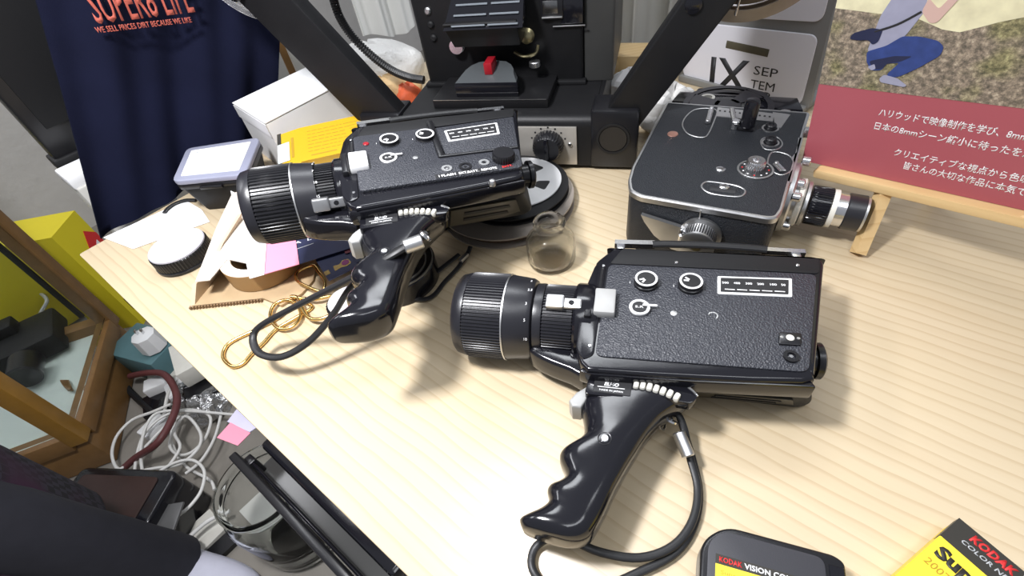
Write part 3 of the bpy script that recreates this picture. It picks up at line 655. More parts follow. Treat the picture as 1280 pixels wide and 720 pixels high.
# near face: round film winding knob, curved bracket and post
nx = Vector(bl(868, 282, 38)); 
E_ = Vector(cr_o[0])
pA, pB = Vector(bl(800, 245, 78)), Vector(bl(960, 273, 78)); fd = (pB-pA).normalized(); fn = Vector((fd.y, -fd.x))
def face(s, z, out=0): p = pA+fd*s+fn*out; return (p.x, p.y, z)
ax = (fn.x, fn.y, 0)
kb = obj('winding_knob', G().lathe([(21, 0), (21, 3), (19.5, 3.6), (16.5, 4), (16.5, 18), (17.5, 18.6), (17.5, 21), (15.5, 22), (6, 22), (5, 19)], face(66, 44), ax, 44), M_alu, t)
obj('knob_band', G().lathe([(16.8, 0), (16.8, 13)], face(66, 44, 4.5), ax, 44, teeth=(40, 0.5, 0, 1)), M_black, kb)
obj('knob_hole', G().cyl(face(66, 44, 19), face(66, 44, 22.3), 5, 20), M_brass, kb)
br = [face(4, 58, 0.5), face(56, 50, 0.5), face(56, 18, 0.5), face(40, 20, 0.5), face(20, 34, 0.5), face(8, 50, 0.5)]
g = G(); b_ = [Vector(p) for p in br]; g.loft([b_, [p+Vector((fn.x, fn.y, 0))*5 for p in b_]]); lab(obj('curved_bracket', g, M_alu, t), 'satin metal sickle-shaped bracket')
g = G(); g.lathe([(3.4, 0), (3.4, 12), (2, 13), (3.8, 15.5), (2.6, 19), (0.5, 20)], face(49, 34, 9), (0, 0, 1), 20); obj('bracket_post', g, M_chrome, t)
obj('seam_pin', G().cyl(face(62, 62, 0.6), face(62, 74, 0.6), 0.7, 8), M_alu, t)
# lens side: turret plate and lens
q0, q1 = Vector(bl(1007, 160, 78)), Vector(bl(979, 262, 78)); ld = (q1-q0).normalized(); ln = Vector((-ld.y, ld.x))
if ln.x < 0: ln = -ln
def side(s, z, out=0): p = q0+ld*s+ln*out; return (p.x, p.y, z)
lx = (ln.x, ln.y, 0)
obj('turret_plate', G().lathe([(38, 0), (38, 4), (36, 6)], side(84, 39, 1), lx, 48), M_alu, t)
g = G(); p_ = Vector(side(6, 74, 1)); g.box((p_.x+2, p_.y, 76), (8, 8, 10), 1); obj('front_lug', g, M_alu, t)
for s_, z_ in ((96, 66), (112, 60), (112, 22), (60, 72)):
    g = G(); g.cyl(side(s_, z_, 5), side(s_, z_, 14), 5, 20, 1); obj('turret_screw', g, M_chrome, t)
ls = obj('taking_lens', G().lathe([(24, 0), (24, 5), (20, 6)], side(88, 40, 6), lx, 48), M_alu, t)
obj('lens_flange', G().lathe([(25, 0), (26, 1), (26, 5), (24, 6.5)], side(88, 38, 11), lx, 48), M_ivory, ls)
obj('lens_ring', G().lathe([(22, 0), (24, 1), (24, 4), (22, 5)], side(88, 38, 18), lx, 48), M_alu, ls)
obj('focus_ring', G().lathe([(20, 0), (21, 1), (21, 19), (20, 20)], side(88, 38, 24), lx, 48, teeth=(44, 1.0, 0, 3)), M_gloss, ls)
obj('aperture_ring', G().lathe([(19.5, 0), (20.2, 1), (20.2, 5)], side(88, 38, 44), lx, 48), M_ivory, ls)
obj('chrome_sleeve', G().lathe([(17.5, 0), (17.5, 11)], side(88, 38, 48), lx, 48), M_chrome, ls)
obj('front_barrel', G().lathe([(18, 0), (19, 1), (19, 16), (17.5, 17.5), (15, 15)], side(88, 38, 58), lx, 48), M_barrel, ls)
obj('filter_rim', G().ring(side(88, 38, 74), 18.6, 16, 2.5, 48, lx), M_alu, ls)

# ================================================================== FILM PROJECTOR
PM = T(137, 584, 0, -20.4); PI_ = PM.inverted()
t = thing('film_projector', (0, 0, 0), 'black film projector with red-topped gate, reel arms spread left and right', 'projector', mtx=mtx_mm(PM))
# base: rounded front edge over an aluminium control panel
prof = [(0, 6), (0, 62), (1, 70), (5, 76), (12, 79), (300, 79), (300, 6)]
g = G(); g.loft([[(x, y, z) for y, z in prof] for x in (-272, 6)]); base = obj('base', g, M_proj, t)
for x in (-255, -10):
    for y in (22, 280): obj('rubber_foot', G().cyl((x, y, 0), (x, y, 7), 10, 20, 1), M_rubber, base)
obj('end_cap', G().prism([(6, 0), (13, 2), (13, 380), (6, 380)], 6, 80, 2, 2), M_proj, base)
pn = obj('control_panel', G().prism(rect(-99, -3, -16, 0.5), 9, 66, 0.8, 2), mat('brushed_panel', (0.55, 0.52, 0.47), 0.42, 0.6, var=(40, 0.1)), t)
obj('function_knob', G().lathe([(21, 0), (22, 1), (20, 14), (17, 17), (4, 17)], (-55, -3.2, 41), (0, -1, 0), 44, teeth=(30, 0.8, 1, 2)), M_black, pn)
g = G(); g.box((-55, -21.5, 41), (6, 3, 34), 1); obj('knob_grip', g, M_gloss, pn)
g = G()
for k_ in range(7):
    a = R(20+k_*23); g.box((-55+25*math.cos(a), -3.3, 41+25*math.sin(a)), (2.2, 0.5, 2.2))
obj('panel_marks', g, M_blackink, pn)
obj('panel_screw', G().cyl((-25, -3, 41), (-25, -5, 41), 3, 16, 0.4), M_chrome, pn)
g = G(); g.box((-108, -2, 36), (8, 6, 34), 1.2); obj('rocker_switch', g, M_gloss, t)
# upright body
bd = obj('housing', G().prism(roundpoly(rect(-262, 102, -20, 262), 5, 3), 79, 400, 4, 3), M_proj, t)
g = G(); g.prism(roundpoly(rect(-20, 108, 22, 262), 4, 3), 79, 396, 3, 2); obj('rear_housing', g, mat('projector_grey_side', (0.05, 0.05, 0.048), 0.45, var=(20, 0.3)), t)
obj('body_skirt', G().prism(rect(-266, 96, -16, 108), 79, 86, 2, 2), M_matte, t)
# film deck in front
dk = obj('film_deck', G().prism(roundpoly([(-228, 26), (-58, 26), (-58, 104), (-228, 104)], 2, 2), 79, 92, 1.2, 2), M_proj, t)
obj('deck_edge', G().box((-143, 25.6, 91.6), (166, 0.8, 0.8)), M_alu, dk)
# gate block: arched top, red lever
arch = [(-192, 79+13), (-101, 92), (-101, 104)] + [( -146.5+44*math.cos(R(a)), 104+34*math.sin(R(a))) for a in range(20, 161, 10)] + [(-192, 104)]
gtop = [(-192, 34), (-101, 34), (-103, 50), (-110, 66), (-122, 78), (-146, 84), (-170, 78), (-182, 66), (-190, 50)]
gate = obj('film_gate', G().prism(gtop, 92, 112, 1.5, 2), M_gloss, t)
g = G(); g.loft([[(-191, 34.5, 112), (-102, 34.5, 112), (-104, 50, 112), (-111, 66, 112), (-123, 78, 112), (-146, 83, 112), (-169, 78, 112), (-181, 66, 112), (-189, 50, 112)], [(-184, 50, 118), (-109, 50, 118), (-111, 60, 120), (-117, 70, 122), (-126, 78, 123), (-146, 83, 123), (-166, 78, 123), (-175, 70, 122), (-181, 60, 120)]])
obj('gate_cover', g, mat('grey_gate_paint', (0.10, 0.11, 0.115), 0.35, 0.3, var=(30, 0.15)), gate)
g = G(); g.box((-144, 60, 125), (12, 26, 16), 1.5, M=Matrix.Identity(4)); lab(obj('gate_lever', g, M_redpl, gate), 'dark red lever')
# lamp hood above with slotted louvres
hood = [(-196, 44), (-96, 44), (-96, 102), (-196, 102)]
hd = obj('lamp_hood', G().prism(hood, 150, 186, 2, 2, poly_low=[(-192, 60), (-98, 60), (-98, 102), (-192, 102)]), M_proj, t)
g = G(); g.loft([[(-196, 42, 178), (-88, 42, 178), (-88, 60, 186), (-196, 60, 186)], [(-184, 96, 226), (-92, 96, 226), (-92, 102, 226), (-184, 102, 226)]]); obj('louvre_panel', g, M_gloss, hd)
for i in range(5):
    f_ = i/4.5; y_ = 44+50*f_; z_ = 181+41*f_
    g = G(); g.box((-161+f_*4, y_, z_+1.6), (46-6*f_, 2.2, 1.6)); g.box((-114+f_*1, y_, z_+1.6), (40-5*f_, 2.2, 1.6)); obj('louvre', g, mat('louvre_edge_grey', (0.25, 0.28, 0.31), 0.4) if i == 0 else bpy.data.materials['louvre_edge_grey'], hd)
# film path rollers and fittings
rl = obj('film_roller', G().lathe([(11, 0), (11, 4), (6, 6), (6, 10), (10, 12)], (-202, 102, 140), (0, -1, 0), 32), M_chrome, t)
obj('roller_arm', G().tube([(-205, 96, 140), (-190, 90, 146), (-170, 92, 150)], 3, 8), M_alu, t)
obj('brass_guide', G().lathe([(9, 0), (10, 3), (6, 6), (8, 14), (4, 16)], (-97, 102, 148), (0.1, -1, 0.1), 28), M_brass, t)
obj('guide_spring', G().tube([(-114, 86, 132), (-100, 80, 128), (-84, 84, 130), (-80, 88, 140)], 2.4, 8), M_brass, t)
obj('small_roller', G().cyl((-86, 84, 112), (-86, 84, 120), 8, 24, 1), M_alu, t)
lt = obj('lens_latch', G().box((-60, 100, 182), (30, 6, 28), 1.5), M_black, t)
obj('latch_edge', G().box((-60, 96, 195), (28, 3, 3), 0.8), M_chrome, lt); obj('latch_edge', G().box((-60, 96, 171), (28, 3, 2), 0.6), M_alu, lt)
obj('latch_face', G().box((-62, 97, 183), (20, 2, 16), 0.6), mat('dark_mirror', (0.3, 0.3, 0.3), 0.25, 1.0, var=(40, 0.3)), lt)
obj('film_channel', G().box((-34, 101, 178), (30, 4, 34), 1), M_gloss, t); obj('channel_edge', G().box((-38, 98, 159), (44, 2, 1.6), 0.5), M_alu, t)
for z_ in (150, 168, 186): obj('side_screw', G().lathe([(5, 0), (5, 2), (3, 4)], (-238, 102, z_), (0, -1, 0), 20), M_alu if z_ > 180 else M_matte, t)
# reel arms with hinge blocks
def arm(sgn, name, P0, P1, w0, y0, y1):
    d = (Vector(P1)-Vector(P0)).normalized(); n = Vector((-d.y, d.x))
    a, b, c, e = Vector(P0)+n*w0, Vector(P0)-n*w0, Vector(P1)-n*w0, Vector(P1)+n*w0
    ol = roundpoly([tuple(a), tuple(b), tuple(c), tuple(e)], 4, 3)
    g = G(); Mx = Matrix(((1, 0, 0, 0), (0, 0, -1, y1), (0, 1, 0, 0), (0, 0, 0, 1)))
    g.prism(ol, 0, y1-y0, 2, 2, Mx); return obj(name, g, M_proj, t)
hb = obj('hinge_block', G().box((34, 22, 47), (62, 50, 84), 4), M_black, t)
obj('hinge_disc', G().ring((33, -3.6, 50), 22, 19, 1.6, 40, (0, -1, 0)), M_matte, hb); obj('hinge_disc', G().cyl((33, -2.8, 50), (33, -4.4, 50), 18.5, 40, 0.6), M_black, hb)
a_r = arm(1, 'reel_arm', (36, 62), (186, 300), 24, 4, 30)
obj('arm_screw', G().lathe([(9, 0), (9, 2), (5, 3)], (112, 3.5, 205), (0, -1, 0), 24), M_gloss, a_r)
hb = obj('hinge_block', G().box((-305, 22, 44), (66, 50, 80), 4), M_black, t)
obj('hinge_disc', G().ring((-300, -3.6, 50), 22, 19, 1.6, 40, (0, -1, 0)), M_matte, hb)
a_l = arm(-1, 'reel_arm', (-300, 62), (-478, 330), 33, 4, 30)
obj('arm_screw', G().lathe([(13, 0), (13, 5), (8, 7)], (-455, 3.5, 252), (0, -1, 0), 24), M_gloss, a_l)
# drive belt / sprung cable on the left
sp_ = [PI_ @ onplane(x, y, PM @ Vector((0, 150, 0)), PM.to_3x3() @ Vector((0, 1, 0))) for x, y in ((415, -8), (424, 20), (440, 45), (465, 70), (490, 88), (512, 97), (530, 100))]
bt = obj('flat_belt', G().tube(sp_, 5.2, 8, sm=8), M_rubber, t)
P_ = catmull(sp_, 10); g = G()
for i in range(0, len(P_)-1, 1):
    d = (P_[i+1]-P_[i]).normalized(); g.cyl(P_[i]-d*1.3, P_[i]+d*1.3, 6.8, 10)
obj('belt_ribs', g, M_rubber, bt)

# reels hung on the arm ends
def reel(name, M, ro, th, m_f, m_core, label, group, par_label=None, holes=True, film=None):
    t = thing(name, (0, 0, 0), label, 'film reel', mtx=M, group=group)
    for s_ in (0, th-2):
        k = obj('flange', G().ring((0, 0, s_), ro, ro*0.86, 2, 64), m_f, t)
        if holes:
            g = G()
            for i in range(3):
                a0 = i*2*math.pi/3
                g.prism([(ro*0.22*math.cos(a0-0.5), ro*0.22*math.sin(a0-0.5)), (ro*0.9*math.cos(a0-0.32), ro*0.9*math.sin(a0-0.32)), (ro*0.9*math.cos(a0+0.32), ro*0.9*math.sin(a0+0.32)), (ro*0.22*math.cos(a0+0.5), ro*0.22*math.sin(a0+0.5))], s_, s_+2)
            obj('spoke_plate', g, m_f, k)
        else:
            obj('disc', G().cyl((0, 0, s_), (0, 0, s_+1.6), ro*0.9, 64), m_f, k)
    obj('hub', G().cyl((0, 0, 0), (0, 0, th), ro*0.3, 40, 0.6), m_core, t)
    if film: obj('wound_film', G().ring((0, 0, 2), ro*film, ro*0.29, th-4, 64), M_smoke if film < 0.5 else mat('brown_film', (0.09, 0.06, 0.04), 0.25, var=(60, 0.2)), t)
    return t
Mv = lambda x, y, z: mtx_mm(PM @ T(x, y, z, 0, 90))
M_bronze = mat('dull_bronze_reel', (0.30, 0.25, 0.20), 0.35, 0.7, var=(40, 0.4))
rr = reel('film_reel', Mv(168, 58, 262), 90, 16, M_bronze, M_alu, 'bronze film reel hanging on the right projector arm', None, film=0.8)
for a_ in (0.1, 0.42):
    obj('bright_spoke', G().tube([(60*math.sin(a_-0.5), -60*math.cos(a_-0.5)+4, 18), (84*math.sin(a_-0.5), -84*math.cos(a_-0.5)+2, 18)], 1.4, 8, sm=0), M_chrome, rr)
reel('film_reel', Mv(-448, 58, 297), 96, 14, M_clear, M_greyplastic, 'clear plastic film reel hanging on the left projector arm', None, holes=False)
# reels lying on the table beneath the raised camera
reel('film_reel', mtx_mm(T(13, 533, 0)), 90, 15, mat('smoky_grey_reel', (0.34, 0.30, 0.26), 0.3, 0.3, var=(30, 0.2)), M_black, 'large smoky grey film reel flat on the table, lowest of its stack', 'film reels stacked by the glass bottle', film=0.9, holes=False)
reel('film_reel', mtx_mm(T(24, 540, 15.5)), 74, 9, M_matte, M_black, 'black film reel, middle of the stack by the glass bottle', 'film reels stacked by the glass bottle', film=0.9, holes=False)
t = thing('film_reel', (32, 545, 25), 'small white film reel with round-cornered holes, on top of the stack', 'film reel', group='film reels stacked by the glass bottle')
obj('flange', G().cyl((0, 0, 0), (0, 0, 2), 58, 64, 0.5), M_white, t)
obj('hub', G().cyl((0, 0, 2), (0, 0, 9), 16, 32, 0.6), M_white, t)
for i in range(5):
    a = i*2*math.pi/5-0.55
    p = [(math.cos(a+da)*r_, math.sin(a+da)*r_) for r_, da in ((26, -0.22), (44, -0.24), (44, 0.24), (26, 0.22))]
    obj('flange_hole', G().prism(roundpoly(p, 4, 3), 1.9, 2.5), M_blackink, t)
# ================================================================== CALENDAR STAND, POSTER AND EASEL
YAW, RL = -55.83, -6.46
CO = Matrix.Translation((470, 640, 0)) @ Matrix.Rotation(R(YAW), 4, 'Z') @ Matrix.Rotation(R(-6.46), 4, 'Y') @ Matrix.Rotation(R(90), 4, 'X')
# local x right, y up, z towards the viewer
t = thing('perpetual_calendar', (0, 0, 0), 'grey stand hung with white calendar plates reading IX SEPTEMBER', 'calendar', mtx=mtx_mm(CO))
obj('stand_panel', G().prism(roundpoly([(-215, 28), (14, 4), (26, 330), (-205, 335)], 6, 3), -12, -3, 1, 2), M_calgrey, t)
obj('foot', G().prism(roundpoly([(-205, 23.4), (10, -0.2), (12, 10), (-204, 34)], 3, 2), -60, 6, 1, 2), M_calgrey, t)
def plate(pts, nm='calendar_plate'):
    return obj(nm, G().prism(roundpoly(pts, 13, 6), -3, 0, 0.6, 1), M_calwhite, t)
pl = plate([(-200, 30), (3, 9), (8, 108), (-200, 118)])
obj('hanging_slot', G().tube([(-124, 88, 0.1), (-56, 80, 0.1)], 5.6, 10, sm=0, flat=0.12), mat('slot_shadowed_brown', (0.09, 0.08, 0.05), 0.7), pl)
pl2 = plate([(-200, 128), (9, 124), (14, 235), (-200, 240)])
text('IX', T(-153, 18, 0.1, -1), M_blackink, pl, 'lettering', 50, 66, bold=0.012)
text('SEP', T(-76, 48, 0.1, -3), M_blackink, pl, 'lettering', 13, 37)
text('TEM', T(-78, 27, 0.1, -3), M_blackink, pl, 'lettering', 13, 38)
text('BER', T(-80, 19, 0.1, -3) if False else T(-80, 12, 0.1, -3), M_blackink, pl, 'lettering', 13, 37)
# black film reel behind the box camera, leaning on the calendar
rc_ = at(909, 133, 70)
solo('black_case', G().prism(roundpoly(rect(-46, -16, 46, 38), 6, 3), 0, 64, 3, 3, Matrix.Translation((rc_.x+13, rc_.y+22, 0)) @ Matrix.Rotation(R(-31), 4, 'Z')), M_matte, 'small black case between the box camera and the calendar', 'case', (rc_.x, rc_.y, 0))
reel('film_reel', mtx_mm(T(rc_.x, rc_.y, 65, 20)), 55, 8, M_gloss, M_black, 'black film reel behind the top edge of the box camera', None, film=0.45)

PO = Matrix.Translation((349, 439.5, 60)) @ Matrix.Rotation(R(YAW), 4, 'Z') @ Matrix.Rotation(R(RL), 4, 'Y') @ Matrix.Rotation(R(90), 4, 'X')
t = thing('poster_board', (0, 0, 0), 'red display board with a photo of a crouching man and white Japanese text', 'poster', mtx=mtx_mm(PO))
obj('board', G().prism(rect(-1, -1.5, 262, 240), -4, 0), M_poster, t)
ph = obj('photo_print', G().prism(rect(-1, 84, 262, 240), 0, 0.3), M_meadow, t)
sk = catmull([(-1, 240, 0), (-1, 153, 0), (30, 150, 0), (50, 148, 0), (66, 146, 0), (84, 139, 0), (96, 137.5, 0), (108, 142, 0), (118, 146, 0), (135, 151, 0), (180, 150, 0), (262, 158, 0), (262, 240, 0)], 1)
obj('sunlit_background', G().prism([(p.x, p.y) for p in sk], 0.3, 0.5), M_sun, ph)
man = obj('printed_figure', G().prism(roundpoly([(34, 117), (52, 123), (60, 133), (68, 152), (66, 172), (46, 172), (37, 148)], 4, 3), 0.5, 0.8), M_tee, ph)
obj('printed_jeans', G().prism(roundpoly([(34, 118), (36, 109), (42, 102), (50, 103), (52, 109), (62, 111), (55, 100), (57, 97), (65, 99), (76, 107), (89, 119), (89.5, 126), (84, 130.5), (70, 133), (58, 132.5), (48, 124)], 2.5, 4), 0.8, 1.0), M_denim, man)
obj('printed_shade', G().prism(roundpoly([(38, 110), (43, 103), (50, 104), (52, 109), (63, 112), (70, 117), (56, 116)], 2, 3), 1.0, 1.1), M_navycard, man)
obj('printed_shoe', G().prism(roundpoly([(50, 95.5), (53, 99.5), (64, 97.5), (73, 92), (71, 90.5), (52, 92.5)], 1.5, 3), 1.0, 1.2), M_tee, man)
obj('printed_shoe', G().prism(roundpoly([(38, 105), (43, 108), (45, 104), (42, 102)], 1, 3), 1.0, 1.2), M_tee, man)
obj('printed_arm', G().prism(roundpoly([(66, 152), (74, 143.5), (79, 144), (90, 166), (86, 170), (77, 154), (68, 162)], 2.5, 3), 0.9, 1.1), mat('printed_skin', (0.62, 0.42, 0.36), 0.45), man)
obj('printed_bag', G().prism(roundpoly([(17, 128), (19, 133), (33, 138), (42, 137), (41, 127), (37, 124), (33, 128), (24, 127)], 2, 3), 1.0, 1.3), M_navycard, man)
obj('printed_strap', G().tube([(36, 135, 1.2), (52, 142, 1.2), (66, 152, 1.2)], 0.9, 6, flat=0.3), M_blackink, man)
for s_, x, y, wd in (('ハリウッドで映像制作を学び、8mm', 57.5, 60.5, 108), ('日本の8mmシーン縮小に待ったをかけ', 56.5, 47, 124), ('クリエイティブな視点から色味や質感', 80, 24.5, 122), ('皆さんの大切な作品に本気で向き合う', 91, 13, 118)):
    text(s_, T(x, y+1, 0.05, -1.5), M_ink, t, 'lettering', 5.8, wd, bold=0.008)
# easel
t = thing('table_easel', (0, 0, 0), 'small pine table easel holding the red board', 'easel', mtx=mtx_mm(PO))
obj('ledge', G().prism(roundpoly([(18, -12), (262, -12), (262, -2), (20, -2), (17, -4)], 2.5, 3), -14, 12, 1.5, 2), M_easel, t)
PIo = PO.inverted()
def leg(a, b, r_): return obj('leg', G().tube([PIo @ Vector(a), PIo @ Vector(b)], r_, 4, sm=0), M_easel, t)
tp_ = PO @ Vector((84, -10, 0))
leg(at(1072, 317, 3), tp_, 8.0)
tp2 = PO @ Vector((246, -10, 0)); leg((tp2.x+26, tp2.y+4, 3), tp2, 8.0)
tb = PO @ Vector((130, 120, -12)); ft = tb+(PO.to_3x3() @ Vector((0, 0, -90))); leg((ft.x, ft.y, 3), tb, 6.0)
obj('back_rail', G().prism(rect(122, -2, 138, 235), -12, -4.2, 1, 2), M_easel, t)

# ================================================================== SMALL THINGS ON THE TABLE
# glass bottle
bc = at(690, 325, 0)
t = thing('glass_bottle', bc, 'small empty round-shouldered glass bottle with open mouth', 'bottle')
pr = [(1, 0), (24, 0), (27, 2), (28, 6), (28, 30), (26.5, 35), (21, 39), (15.5, 41), (14, 43.5), (14, 50), (15.5, 51), (18, 53), (18, 57), (16.5, 59), (13.5, 58.5), (12.2, 56), (12, 44), (14, 40.5), (20, 37), (24.6, 33), (25.6, 29), (25.6, 7), (24, 4.2), (1, 4)]
obj('bottle_body', G().lathe(pr, (0, 0, 0), (0, 0, 1), 64), M_bottleglass, t, 60)
# rear lens cap
cc = at(229, 317, 8)
t = thing('lens_cap', (cc.x, cc.y, 0), 'black lens cap with a pale grey top and ribbed side', 'lens cap')
obj('cap_rim', G().lathe([(36, 0), (38, 0.8), (38, 4), (35, 5)], (0, 0, 0), (0, 0, 1), 60), M_black, t)
obj('ribbed_wall', G().lathe([(34.5, 4), (37, 5.5), (37, 20), (35, 22)], (0, 0, 0), (0, 0, 1), 60, teeth=(56, 1.4, 0, 3)), M_black, t)
tp_ = obj('cap_top', G().lathe([(35.6, 21.5), (35.6, 23.4), (34.6, 24.4), (30, 24.4), (28.8, 23.6), (28, 24.4), (0.5, 24.6)], (0, 0, 0), (0, 0, 1), 64), mat('pale_cap_top', (0.50, 0.50, 0.57), 0.35, var=(30, 0.04)), t)
# film cartridge box, black with grey lid
ld = [at(214, 227, 60), at(233, 185, 60), at(325, 171, 60), at(306, 218, 60)]
cx = sum((p for p in ld), Vector())/4
lo = [(p.x-cx.x, p.y-cx.y) for p in ld]
t = thing('plastic_box', (cx.x, cx.y, 0), 'black plastic tub with a blue-grey lid and white label', 'box')
up_ = roundpoly([(x*0.95, y*0.95) for x, y in lo], 10, 5); dn_ = roundpoly([(x*0.74, y*0.80) for x, y in lo], 8, 5)
obj('tub', G().prism(up_, 0, 50, 1.5, 2, poly_low=dn_), M_matte, t)
obj('tub_rim', G().prism(roundpoly([(x*0.99, y*0.99) for x, y in lo], 11, 5), 44, 52, 1, 2), M_black, t)
ldo = obj('lid', G().prism(roundpoly(lo, 13, 6), 52, 60, 2, 3), M_lid, t)
inn = [(x*0.80, y*0.76) for x, y in lo]
obj('lid_label', G().prism(roundpoly(inn, 1.5, 2), 59.9, 60.6), M_paper, ldo)
a, b, c, d = [Vector(p) for p in inn]
obj('label_tint', G().prism([tuple(a.lerp(d, .35)*0.99), tuple(c*0.97), tuple(d*0.98)], 60.6, 60.9), mat('lilac_tint', (0.66, 0.66, 0.78), 0.5), ldo)
ex = (c-b).normalized(); ey = (b-a).normalized()
Mx = frame((a.lerp(b, .80).x+ex.x*8, a.lerp(b, .80).y+ex.y*8, 60.65), (ex.x, ex.y, 0), (ey.x, ey.y, 0)); text('7C', Mx, M_greyink, ldo, 'lettering', 6, 10, bold=0.02)
f0, f1 = Vector(lo[0]), Vector(lo[3]); fm = f0.lerp(f1, .48); fo = Vector(((f1-f0).normalized().y, -(f1-f0).normalized().x))
g = G(); g.box((0, 0, 0), (34, 5, 5), 1, T(fm.x+fo.x*0.5, fm.y+fo.y*0.5, 46, math.degrees(math.atan2((f1-f0).y, (f1-f0).x)))); obj('catch', g, M_black, t)
g = G().tube([at(205, 266, 3), at(210, 260, 4), at(219, 254, 4), at(232, 250, 4), at(245, 250, 3)], 3.5, 8, flat=0.4)
solo('elastic_band', g, M_rubber, 'curled black strip beside the plastic tub', 'strip', at(222, 255, 0))
# white sheet under things
solo('paper_sheet', G().poly3([at(129, 297, 1.2), at(232, 250, 1.2), at(252, 262, 1.2), at(262, 277, 1.2), at(166, 311, 1.2)], 0.6), M_paper, 'white paper sheet along the back corner of the table', 'paper', at(200, 280, 0))
# cardboard scrap with torn corrugated edge
bs = [at(238, 384, 2), at(330, 374, 2), at(352, 383, 2), at(378, 368, 2), at(392, 352, 2), at(398, 322, 2), at(330, 300, 2), at(296, 300, 2), at(262, 352, 2)]
t = thing('cardboard_piece', at(300, 350, 0), 'torn piece of brown corrugated cardboard under the tape roll', 'cardboard')
LL = lambda o_, pts: [Vector(p)-o_ for p in pts]
o_ = at(300, 350, 0)
obj('base_sheet', G().poly3([p+Vector((0, 0, 2)) for p in LL(o_, bs)], 3), M_kraft, t)
fl = [at(238, 384, 3), at(262, 352, 5), at(284, 322, 6), at(300, 300, 6)]
fu = [at(240, 356, 20), at(258, 340, 26), at(274, 305, 36), at(297, 268, 44)]
g = G()
ring = []
for a_, b_ in zip(fl, fu): ring.append([a_-o_, b_-o_, b_-o_+Vector((5, 1, 0)), a_-o_+Vector((5, 1, 0))])
g.loft(ring); obj('raised_flap', g, mat('pale_cardboard', (0.56, 0.44, 0.31), 0.8, var=(60, 0.08)), t)
g = G(); e0, e1 = at(238, 385, 2)-o_, at(330, 375, 2)-o_
for i in range(24):
    p = e0.lerp(e1, i/24); q_ = e0.lerp(e1, (i+0.5)/24); g.box(((p.x+q_.x)/2, (p.y+q_.y)/2-1.0, 2.6), (2.2, 2.4, 3.2))
obj('corrugation', g, mat('corrugated_edge', (0.20, 0.12, 0.06), 0.85, var=(100, 0.2)), t)
# roll of brown tape
tc_ = at(328, 322, 18)
t = thing('tape_roll', (tc_.x, tc_.y, 5.0), 'roll of brown packing tape lying on the cardboard', 'tape')
obj('wound_tape', G().ring((0, 0, 0), 47, 36, 24, 64), M_tape, t)
obj('core', G().ring((0, 0, 0), 36.2, 33.5, 24, 64), M_kraft, t)
obj('wrap_film', G().ring((0, 0, 24.1), 46.5, 34, 0.8, 48), mat('glossy_white_film', (0.78, 0.72, 0.66), 0.2, var=(60, 0.15)), t)
wf = [at(x, y, z) for x, y, z in ((290, 242, 40), (270, 285, 36), (244, 352, 32), (262, 350, 31), (284, 324, 31), (322, 332, 31), (318, 296, 32), (306, 236, 38))]
wfc = sum(wf, Vector())/len(wf)
gw = G(); gw.loft([[p-Vector((0, 0, 1.2)) for p in wf], wf]); solo('plastic_wrap', gw, mat('milky_wrap', (0.64, 0.57, 0.50), 0.25, var=(50, 0.12), bump=('noise', 60, 0.6, 0.004)), 'milky plastic wrap draped over cardboard flap and tape roll', 'wrap', (wfc.x, wfc.y, wfc.z))
# slips and cards lying on the roll
def slab(name, px, z, m, label, cat, th=0.8, group=None):
    pts = [at(x, y, zz) for (x, y), zz in zip(px, z)]; c = sum(pts, Vector())/len(pts)
    return solo(name, G().poly3(pts, th), m, label, cat, (c.x, c.y, c.z), group)
zc = 31.5
slab('folded_slip', ((288, 238), (312, 348), (330, 343), (336, 262)), (zc+1.6,)*4, M_paper, 'pale slip at the outer side of the pink paper', 'paper')
slab('pink_slip', ((305, 232), (312, 348), (374, 330), (362, 250)), (zc+0.4,)*4, M_pink, 'pink paper slip sticking out under the big lens', 'paper')
def card(px, z, label, th=0.8):
    pts = [at(x, y, z) for x, y in px]; c = sum(pts, Vector())/4
    t = thing('navy_card', (c.x, c.y, z), label, 'card', group='navy printed cards under the camera')
    obj('card_sheet', G().poly3([p-c for p in pts], th), M_navycard, t)
    ex = (pts[1]-pts[0]).normalized(); ey = (pts[3]-pts[0]).normalized(); return t, c, pts
tA, cA, pA_ = card(((374, 330), (470, 300), (455, 262), (350, 278)), zc-1.0, 'navy card with thin frame print, next to the pink slip')
def M_on(c, a, b, d, z):   # frame with x along a->b
    ex = (b-a).normalized(); ey = (d-a); ey = (ey-ex*ey.dot(ex)).normalized(); return ex, ey
ex, ey = M_on(cA, pA_[0], pA_[1], pA_[3], zc)
def loc_on(c, px, py, z): return at(px, py, z)-c
g = G()
for (a, b) in (((354, 297), (360, 315)), ((360, 315), (392, 304)), ((354, 297), (388, 287))):
    g.tube([loc_on(cA, *a, zc-0.6), loc_on(cA, *b, zc-0.6)], 0.5, 4, sm=0, flat=0.3)
obj('printed_frame', g, M_greyink, tA)
text('|  A  L', frame(loc_on(cA, 358, 309, zc-0.7), ex, ey), M_ink, tA, 'lettering', 5, 30)
tB, cB, pB_ = card(((411, 351), (466, 324), (430, 282), (381, 304)), zc-4.5, 'navy card with gold stars and purple grape emblem, leaning near the strap')
ex, ey = M_on(cB, pB_[0], pB_[1], pB_[3], zc)
g = G(); g.add([], [])
c_ = loc_on(cB, 427, 331, zc-4.4)
em = obj('gold_emblem', G().prism(roundpoly([(-10, -6), (-2, -4), (4, -7), (11, -4), (10, 5), (3, 7), (-2, 2), (-9, 5)], 2, 3), -0.1, 0.25, M=frame(c_, ex, ey)), M_gold, tB)
